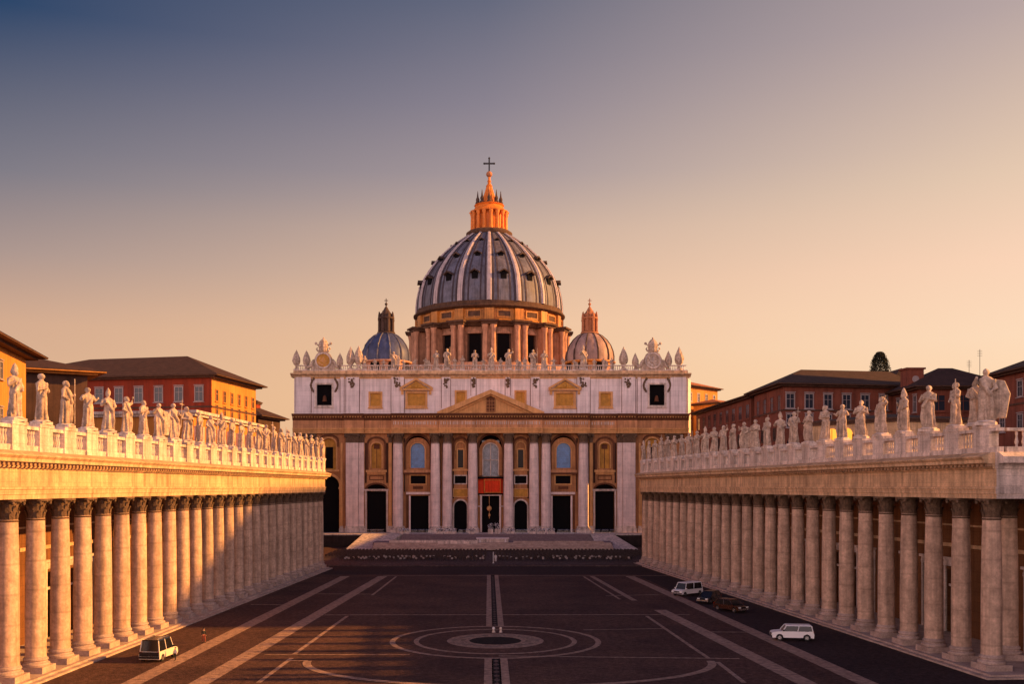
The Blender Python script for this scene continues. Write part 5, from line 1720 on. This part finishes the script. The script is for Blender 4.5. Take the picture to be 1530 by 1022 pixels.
def car(name, label, loc, rot, L=4.2, W=1.8, H=1.9, paint='white_paint', roofp=None, lower=None, boxy=True, hood=.22, rearf=.02, rack=False):
    root = thing(name, label, 'car', (loc[0], loc[1], .045), rot, 'cars parked along the colonnades')
    gz, bz, h = .28, .98 if boxy else .86, H
    mb = MB()
    def side(pts, w0, w1, zt):
        n = len(pts); vs = []
        for s in (-1, 1):
            for x, z in pts:
                f = max(0, (z - .7) / (zt - .7)); vs.append((x, s * (w0 + (w1 - w0) * f), z))
        mb.add(vs, [tuple(range(n)), tuple(range(2 * n - 1, n - 1, -1))] + [(i, (i + 1) % n, n + (i + 1) % n, n + i) for i in range(n)])
    x0, x1 = -L / 2, L / 2
    wr = .34
    def arch(xc): return [(xc + (wr + .07) * cos(pi - pi * k / 8), .34 + (wr + .07) * sin(pi - pi * k / 8)) for k in range(9)]
    xr, xf = x0 + .78, x1 - .82
    out = [(x0 + .04, gz)] + [(x0 + .04, gz)] * 0 + arch(xr) + arch(xf) + [(x1 - .04, gz + .04), (x1, .55), (x1 - .05, bz - .12), (x1 - .35, bz - .02), (x1 - L * hood, bz + .05), (x0 + .08, bz + .05), (x0, .7)]
    side(out, W / 2, W / 2 - .06, bz)
    body = mb.build('body', M[paint], root, smooth=25)
    cb0, cb1 = x0 + .1 + rearf, x1 - L * hood
    t0, t1 = cb0 + (.12 if boxy else .55), cb1 - (.45 if boxy else .75)
    mb = MB()
    a, b = W / 2 - .08, W / 2 - .22
    mb.add([(cb0, -a, bz + .04), (cb1, -a, bz + .04), (cb1, a, bz + .04), (cb0, a, bz + .04), (t0, -b, h - .08), (t1, -b, h - .08), (t1, b, h - .08), (t0, b, h - .08)],
           [(0, 3, 2, 1), (4, 5, 6, 7), (0, 1, 5, 4), (1, 2, 6, 5), (2, 3, 7, 6), (3, 0, 4, 7)])
    mb.build('windows', M['car_glass'], root, smooth=0)
    mb = MB()
    mb.add([(t0 - .05, -b - .03, h - .1), (t1 + .05, -b - .03, h - .1), (t1 + .05, b + .03, h - .1), (t0 - .05, b + .03, h - .1), (t0 + .04, -b + .05, h), (t1 - .06, -b + .05, h), (t1 - .06, b - .05, h), (t0 + .04, b - .05, h)],
           [(0, 3, 2, 1), (4, 5, 6, 7), (0, 1, 5, 4), (1, 2, 6, 5), (2, 3, 7, 6), (3, 0, 4, 7)])
    mb.build('roof', M[roofp or paint], root, smooth=0)
    for s in (-1, 1):
        for (xa, xb) in ((cb0, t0), (cb1, t1)):
            mb = MB(); mb.tube([(xa, s * a, bz + .04), (xb, s * b, h - .08)], .055, 6); mb.build('pillar', M[paint], root)
        xm = (cb0 + cb1) / 2
        mb = MB(); mb.tube([(xm, s * (a + .01), bz + .04), ((t0 + t1) / 2, s * (b + .01), h - .08)], .05, 6); mb.build('pillar', M[paint], root)
        mb = MB(); mb.box(x1 - .1, x1 + .015, s * (W / 2 - .5), s * (W / 2 - .12), .62, .8); mb.build('headlight', M['lens'], root, smooth=0)
        mb = MB(); mb.box(x0 - .02, x0 + .06, s * (W / 2 - .26), s * (W / 2 - .08), .72, 1.02); mb.build('tail_light', M['tail'], root, smooth=0)
        mb = MB(); mb.box(cb1 - .2, cb1 - .02, s * a, s * (a + .2), bz + .1, bz + .26); mb.build('wing_mirror', M[lower or paint], root, smooth=0)
        for xc in (xr, xf):
            mb = MB()
            mb.prism([(wr * cos(2 * pi * k / 18), wr * sin(2 * pi * k / 18)) for k in range(18)], lambda u_, v_, t_: (xc + u_, t_, .34 + v_), s * (W / 2 - .24), s * (W / 2 - .01))
            wh = mb.build('wheel', M['rubber'], root)
            mb = MB(); mb.prism([(.2 * cos(2 * pi * k / 12), .2 * sin(2 * pi * k / 12)) for k in range(12)], lambda u_, v_, t_: (xc + u_, t_, .34 + v_), s * (W / 2 - .05), s * (W / 2 + .005)); mb.build('rim', M['chrome'], wh)
    for nm, xa, xb in (('bumper', x1 - .08, x1 + .07), ('bumper', x0 - .07, x0 + .08)):
        mb = MB(); mb.box(xa, xb, -W / 2 + .04, W / 2 - .04, .36, .56); mb.build(nm, M['chrome' if lower is None else lower], root, smooth=0)
    mb = MB(); mb.box(x1 + .003, x1 + .02, -W / 2 + .52, W / 2 - .52, .6, .78); mb.build('grille', M['black_paint'], root, smooth=0)
    if rack:
        for s in (-1, 1):
            mb = MB(); mb.tube([(t0 + .1, s * (b - .12), h), (t0 + .2, s * (b - .12), h + .1), (t1 - .2, s * (b - .12), h + .1), (t1 - .1, s * (b - .12), h)], .03, 6); mb.build('roof_rail', M['chrome'], root)
    if lower and lower != paint:
        mb = MB(); mb.box(x0 - .035, x0 + .02, -W / 2 + .06, W / 2 - .06, .58, bz + .02); mb.build('tailgate', M[lower], root, smooth=0)
    return root


d1 = G(229, 990)
car('parked_car', 'cream boxy off-roader with tailgate blackened as shade, parked by the left colonnade', (d1[0], d1[1] + 1.6, 0), radians(84), 4.3, 3.0 * .7, 2.15, 'cream_paint', 'black_paint', 'black_paint', rack=True)  # black tailgate paints the shaded rear of a light-coloured car
c1 = G(1027, 890); car('parked_car', 'white delivery van, farthest car by the right colonnade', (c1[0], c1[1], 0), radians(-140), 5.2, 2.1, 2.05, 'white_paint', hood=.17)
c2 = G(1060, 901); car('parked_car', 'black estate car between the white van and the dark red car', (c2[0], c2[1], 0), radians(-128), 4.6, 1.9, 1.7, 'black_paint', boxy=False)
c3 = G(1092, 914); car('parked_car', 'dark red saloon with pale headlights facing the camera', (c3[0], c3[1], 0), radians(-60), 4.8, 1.95, 1.65, 'red_paint', boxy=False)
c4 = G(1183, 957); car('parked_car', 'white hatchback with pale roof, nearest car by the right colonnade', (c4[0], c4[1], 0), radians(-188), 4.5, 1.9, 1.7, 'white_paint', None, 'black_paint', hood=.25)

# ------------------------------------------------------------------ people


def skin_mesh(verts, edges, radii, mat, name, sub=1):
    me = bpy.data.meshes.new(name); me.from_pydata(verts, edges, [])
    o = bpy.data.objects.new(name, me); COL.objects.link(o)
    md = o.modifiers.new('skin', 'SKIN'); md.use_smooth_shade = True
    sv = me.skin_vertices[0].data
    for i, r in enumerate(radii): sv[i].radius = (r[0], r[1]) if hasattr(r, '__len__') else (r, r)
    sv[0].use_root = True
    s = o.modifiers.new('sub', 'SUBSURF'); s.levels = sub; s.render_levels = sub
    dg = bpy.context.evaluated_depsgraph_get()
    out = bpy.data.meshes.new_from_object(o.evaluated_get(dg)); bpy.data.objects.remove(o)
    out.materials.clear(); out.materials.append(mat)
    out.polygons.foreach_set('use_smooth', [True] * len(out.polygons))
    return out


def person(label, loc, rot, h, coat, trousers, stride=.16):
    root = thing('person', label, 'person', (loc[0], loc[1], loc[2]), rot)
    k = h / 1.75
    V = [(0, 0, .93), (0, 0, 1.12), (0, 0, 1.36), (0, -.01, 1.47), (0, -.02, 1.54), (0, -.03, 1.66), (0, -.02, 1.745),
         (.10, 0, .88), (.11, -stride * .5, .48), (.11, -stride, .08), (.11, -stride - .16, .035),
         (-.10, 0, .88), (-.11, stride * .3, .48), (-.11, stride * .9, .09), (-.11, stride * .9 - .15, .035),
         (.19, 0, 1.38), (.24, .05, 1.12), (.25, -.05, .88), (.25, -.09, .78), (-.19, 0, 1.38), (-.24, -.02, 1.12), (-.25, -.10, .89), (-.25, -.14, .79)]
    E = [(0, 1), (1, 2), (2, 3), (3, 4), (4, 5), (5, 6), (0, 7), (7, 8), (8, 9), (9, 10), (0, 11), (11, 12), (12, 13), (13, 14), (2, 15), (15, 16), (16, 17), (17, 18), (2, 19), (19, 20), (20, 21), (21, 22)]
    Rd = [(.15, .11), (.13, .10), (.16, .11), .06, .065, .095, .06, .09, .06, .045, .04, .09, .06, .045, .04, .065, .048, .038, .035, .065, .048, .038, .035]
    sc = lambda vs: [(x * k, y * k, z * k) for x, y, z in vs]
    rs = lambda r: [(a[0] * k, a[1] * k) if hasattr(a, '__len__') else a * k for a in r]
    link('body', skin_mesh(sc(V), E, rs(Rd), M['skin'], 'body'), root)
    cv = [0, 1, 2, 15, 16, 17, 19, 20, 21]; mp = {v: i for i, v in enumerate(cv)}
    link('coat', skin_mesh(sc([V[i] for i in cv]), [(mp[a], mp[b]) for a, b in E if a in mp and b in mp], rs([(.20, .15), (.165, .13), (.185, .135), .09, .07, .055, .09, .07, .055]), M[coat], 'coat'), root)
    tv = [0, 7, 8, 9, 11, 12, 13]; mp = {v: i for i, v in enumerate(tv)}
    link('trousers', skin_mesh(sc([V[i] for i in tv]), [(mp[a], mp[b]) for a, b in E if a in mp and b in mp], rs([(.17, .13), .105, .08, .07, .105, .08, .07]), M[trousers], 'trousers'), root)
    mb = MB(); mb.ball((0, .0, 1.69 * k), (.105 * k, .115 * k, .09 * k), 12, 8); mb.build('hair', M['hair'], root)
    for s in (-1, 1):
        y = (-stride if s > 0 else stride * .9) - .08
        mb = MB(); mb.ball((s * .11 * k, y * k, .045 * k), (.055 * k, .14 * k, .05 * k), 10, 6); mb.build('shoe', M['cloth_dark'], root)
    return root


p1 = G(304.5, 961); person('person in dark clothes with red hem walking alone beside the left stripes', (p1[0], p1[1], .012), .6, 1.62, 'cloth_dark', 'cloth_red')
p2 = G(262, 988); person('person crouched small beside the cream car in pale clothes', (p2[0], p2[1], .012), -.5, 1.3, 'cloth_white', 'cloth_dark')
p2b = bpy.data.objects[-1] if False else None
p3 = G(740.5, 840, .15); person('person in white standing by the thin post before the steps', (p3[0], p3[1], .15), .2, 1.8, 'cloth_white', 'cloth_white', .05)

# ------------------------------------------------------------------ chairs before the steps
ch = thing('chair', 'pale grey plastic chair in the dark rows before the church steps', 'chair', (0, 0, .15), 0, 'rows of chairs before the church steps')
cm = MB()
cm.box(-.24, .24, -.24, .22, .42, .47)
seat = cm.build('seat', M['black_paint'], ch, smooth=0)
cm = MB(); cm.prism_yz([(-.24, .52), (-.20, .5), (-.30, .92), (-.34, .92)], -.23, .23); cm.build('backrest', M['plastic_grey'], ch, smooth=0)
for a in (-.21, .21):
    for b in (-.2, .19):
        cm = MB(); cm.tube([(a, b, .42), (a * 1.08, b * 1.12, 0)], .02, 5); cm.build('leg', M['iron'], ch)
ch2 = copy_tree(ch)
for k in ch.children:
    if k.name.startswith('backrest'): k.data = k.data.copy(); k.data.materials[0] = M['wood']
ch['label'] = 'dark chair in the rows before the church steps'
ch2['label'] = 'pale chair scattered among the dark rows before the church steps'
used = set()
random.seed(3)
for r in range(4):
    for i in range(74):
        x = -33.5 + i * .9 + random.uniform(-.15, .15)
        if abs(x - .8) < 1.2: continue
        src = ch2 if random.random() < .3 else ch
        o = src if src.name not in used else copy_tree(src)
        used.add(src.name)
        o.location = (x, 226.0 + r * 2.3 + random.uniform(-.3, .3) + .5 * sin(x * .35 + r), .155)
        o.rotation_euler = (0, 0, random.uniform(-.5, .5))
big = MB()
random.seed(6)
for r in range(12):
    for i in range(84):
        x = -38.5 + i * .92 + random.uniform(-.15, .15); yy = 235.4 + r * 2.0 + random.uniform(-.3, .3)
        if abs(x - .8) < 1.2: continue
        big.box(x - .24, x + .24, yy - .24, yy + .22, .57, .62); big.box(x - .23, x + .23, yy - .31, yy - .26, .66, 1.07)
        big.box(x - .22, x - .18, yy - .2, yy - .16, .155, .57); big.box(x + .18, x + .22, yy - .2, yy - .16, .155, .57)
tag(big.build('chair_rows', M['wood'], smooth=0), 'dense farther rows of dark chairs between the front chairs and the steps', 'chairs', kind='stuff')

# thin post, bollards, planters, barriers
pp = G(737, 842, .15)
po = thing('post', 'thin pale metal post standing before the steps on the centre line', 'post', (pp[0], pp[1], .15))
mb = MB(); mb.tube([(0, 0, 0), (0, 0, 2.5)], .07, 8); mb.build('pole', M['white_paint'], po)
mb = MB(); mb.lathe(0, 0, [(.22, 0), (.22, .06), (.1, .1)], 12); mb.build('foot', M['white_paint'], po)
for px, lb in ((737.5, 'white ball topped stone bollard left of the path end'), (748, 'pinkish ball topped stone bollard right of the path end')):
    q = G(px, 946)
    bo = thing('bollard', lb, 'bollard', (q[0], q[1], .03), 0, 'bollards at the end of the centre path')
    mb = MB(); mb.lathe(0, 0, [(.34, 0), (.34, .12), (.24, .2), (.22, .5), (.28, .56)], 14); mb.build('base', M['pale'], bo)
    mb = MB(); mb.ball((0, 0, .78), .27, 14, 9); mb.build('ball', M['white_paint' if px < 740 else 'pale'], bo)
    bo.scale = (.62, .62, .62)
R = random.Random(8)


def planter(x, d, z, w, h, label, tall=False):
    o = thing('planter', label, 'planter', (x, d, z), 0, 'white flower planters before the church doors')
    mb = MB(); mb.box(-w / 2, w / 2, -.3, .3, 0, h * .45); mb.build('trough', M['pale'], o, smooth=0)
    mb = MB(); mb2 = MB()
    for k in range(int(90 * w)):
        c = Vector((R.uniform(-w / 2, w / 2), R.uniform(-.4, .4), h * R.uniform(.4, 1.0)))
        s_ = R.uniform(.07, .16)
        u = Vector((R.uniform(-1, 1), R.uniform(-1, 1), R.uniform(-1, 1))).normalized(); v = u.orthogonal().normalized()
        (mb if R.random() < .65 else mb2).add([c - u * s_, c + v * s_, c + u * s_, c - v * s_], [(0, 1, 2, 3)])
    mb.build('flowers', M['petal'], o, smooth=0); mb2.build('leaves', M['leaf'], o, smooth=0)
    return o


for i, (px0, px1) in enumerate(((596, 612), (652, 662), (664, 682), (700, 709), (757, 768), (790, 800), (803, 814), (817, 829))):
    planter(xat((px0 + px1) / 2, 283), 283.0, ZF + .01, (px1 - px0) * 283 / F, 1.5, f"long white flower planter at the top of the steps, {ORD[i + 1]} from the left", False)
for px, lb in ((733, 'tall spray of white flowers left of the central door axis'), (743, 'tall spray of white flowers right of the central door axis')):
    planter(xat(px, 283.2), 282.4, ZF + .01, 1.5, 3.0, lb)
bar_proto = None
for i, px in enumerate((547, 558, 569, 608, 619, 630, 641, 690, 696, 776, 785, 838, 846, 854, 862, 892, 904, 916)):
    x = xat(px, 283)
    if bar_proto is None:
        bar_proto = thing('crowd_barrier', 'x', 'barrier', (x, 282.6, ZF + .01), 0, 'crowd barriers at the top of the steps')
        mb = MB(); mb.tube([(-.95, 0, .15), (-.95, 0, 1.2), (.95, 0, 1.2), (.95, 0, .15), (-.95, 0, .15)], .045, 6)
        for k in range(9): mb.tube([(-.76 + k * .19, 0, .15), (-.76 + k * .19, 0, 1.2)], .022, 5)
        mb.build('rail', M['chrome'], bar_proto)
        for s in (-1, 1):
            mb = MB(); mb.tube([(s * .8, -.3, 0), (s * .8, 0, .18), (s * .8, .3, 0)], .035, 6); mb.build('foot', M['chrome'], bar_proto)
        o = bar_proto
    else:
        o = copy_tree(bar_proto); o.location = (x, 282.6, ZF + .01)
    o['label'] = f"grey metal crowd barrier at the top of the steps, {ORD[i + 1]} from the left"
